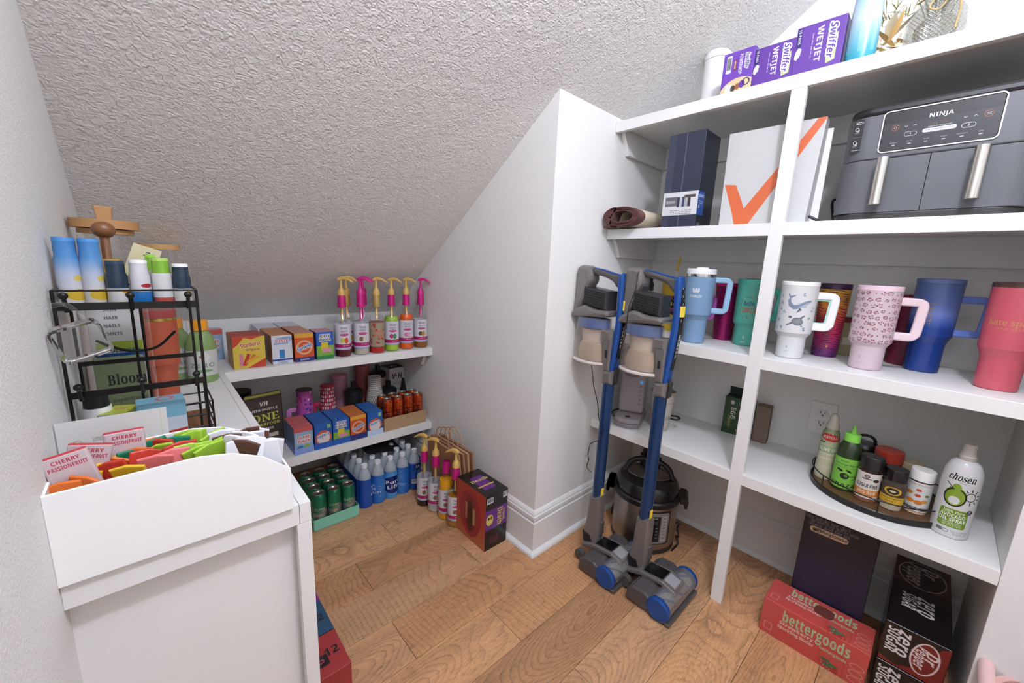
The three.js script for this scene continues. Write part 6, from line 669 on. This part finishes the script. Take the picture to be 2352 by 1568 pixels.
bxs('supplement_bag', 'sage green greens powder bag with dark lettering behind the rack', 0.085, 0.19, 0.03, [-1.14, YC, -0.3], 0.05, { base: '#a8b58a', front(c, w, h) { fill(c, '#a9b88c', 0, 0, w, h); T(c, 'Bloom', w * 0.62, h * 0.27, 36, '#26352a', { f: 'serif', w: w * 0.8 }); T(c, 'superfoods', w * 0.62, h * 0.52, 13, '#3a4a3a', { b: 0 }); ell(c, '#d9963a', w * 0.5, h * 0.82, 18, 13); ell(c, '#d8c8b8', w * 0.3, h * 0.65, 15, 12, 0, 1.5); } });
bxs('supplement_box', 'white supplement box with lime and blue bands above the green bag', 0.09, 0.315, 0.04, [-1.142, YC, -0.36], 0.05, { base: '#dcd9d6', front(c, w, h) { fill(c, '#e2e0dd', 0, 0, w, h); ['SKIN', 'HAIR', 'NAILS', 'JOINTS'].forEach((s, i) => T(c, s, w * 0.45, h * (0.06 + i * 0.06), 11, '#55505a')); fill(c, '#a9c23a', w * 0.1, h * 0.3, w * 0.9, h * 0.08); T(c, 'COLLAGEN', w * 0.6, h * 0.37, 13, '#1f5ab0'); fill(c, '#1f5ab0', w * 0.08, h * 0.39, w * 0.92, h * 0.06); } });
bxs('drink_stick_box', 'light blue drink stick box with red banner lettering behind the bin', 0.076, 0.135, 0.055, [-1.078, YC, -0.085], 0.03, { base: '#7fb9d2', front(c, w, h) { fill(c, '#d3dde6', 0, 0, w, h); fill(c, '#86bfd6', 0, 0, w, h * 0.24); poly(c, '#c2302f', [[0, h * 0.48], [w, h * 0.44], [w * 0.95, h * 0.6], [0, h * 0.62]]); T(c, 'MARGARITAVILLE', w * 0.48, h * 0.535, 14, '#fff', { w: w * 0.9 }); }, top(c, w, h) { fill(c, '#86bfd6', 0, 0, w, h); ell(c, '#d9604a', w * 0.6, h * 0.4, 14, 14, 0, 5); } });
bxs('drink_stick_box', 'small lime and grey drink stick box beside the light blue one', 0.04, 0.12, 0.06, [-1.142, YC, -0.11], -0.4, { base: '#c2c94a', front: (c, w, h) => fill(c, '#9aa0ac', 0, 0, w, h), top(c, w, h) { fill(c, '#c9d24a', 0, 0, w, h); T(c, '150', w * 0.5, h * 0.4, 14, '#d9608a'); } });
{ const t = thing('supplement_jar', 'white jar with black ribbed lid inside the rack', 'jar', [-1.172, YC, -0.12]); add(t, 'body', cyl(0.021, 0.021, 0.13), WHITE); add(t, 'lid', cyl(0.019, 0.018, 0.025, 0, 0.131), BLACK); }
{ const t = thing('wire_basket', 'dark wire basket with wooden base beside the light blue box', 'basket', [-1.03, YC, -0.28]); add(t, 'wooden_base', bx(-0.06, 0.045, 0.002, 0.012, -0.08, 0.11), darkW); add(t, 'wires', [0.03, 0.06, 0.09].flatMap((y) => wire([[-0.06, y, -0.08], [0.045, y, -0.08], [0.045, y, 0.11], [-0.06, y, 0.11], [-0.06, y, -0.08]], 0.002)).concat([[-0.06, -0.08], [0.045, -0.08], [0.045, 0.11], [-0.06, 0.11]].map(([x, z]) => rod([x, 0.002, z], [x, 0.092, z], 0.002))), IRON); }
scene.traverse((o) => { if (o.isMesh && /glass|film|wrap/.test(o.name)) o.castShadow = true; });
renderer.render(scene, camera);
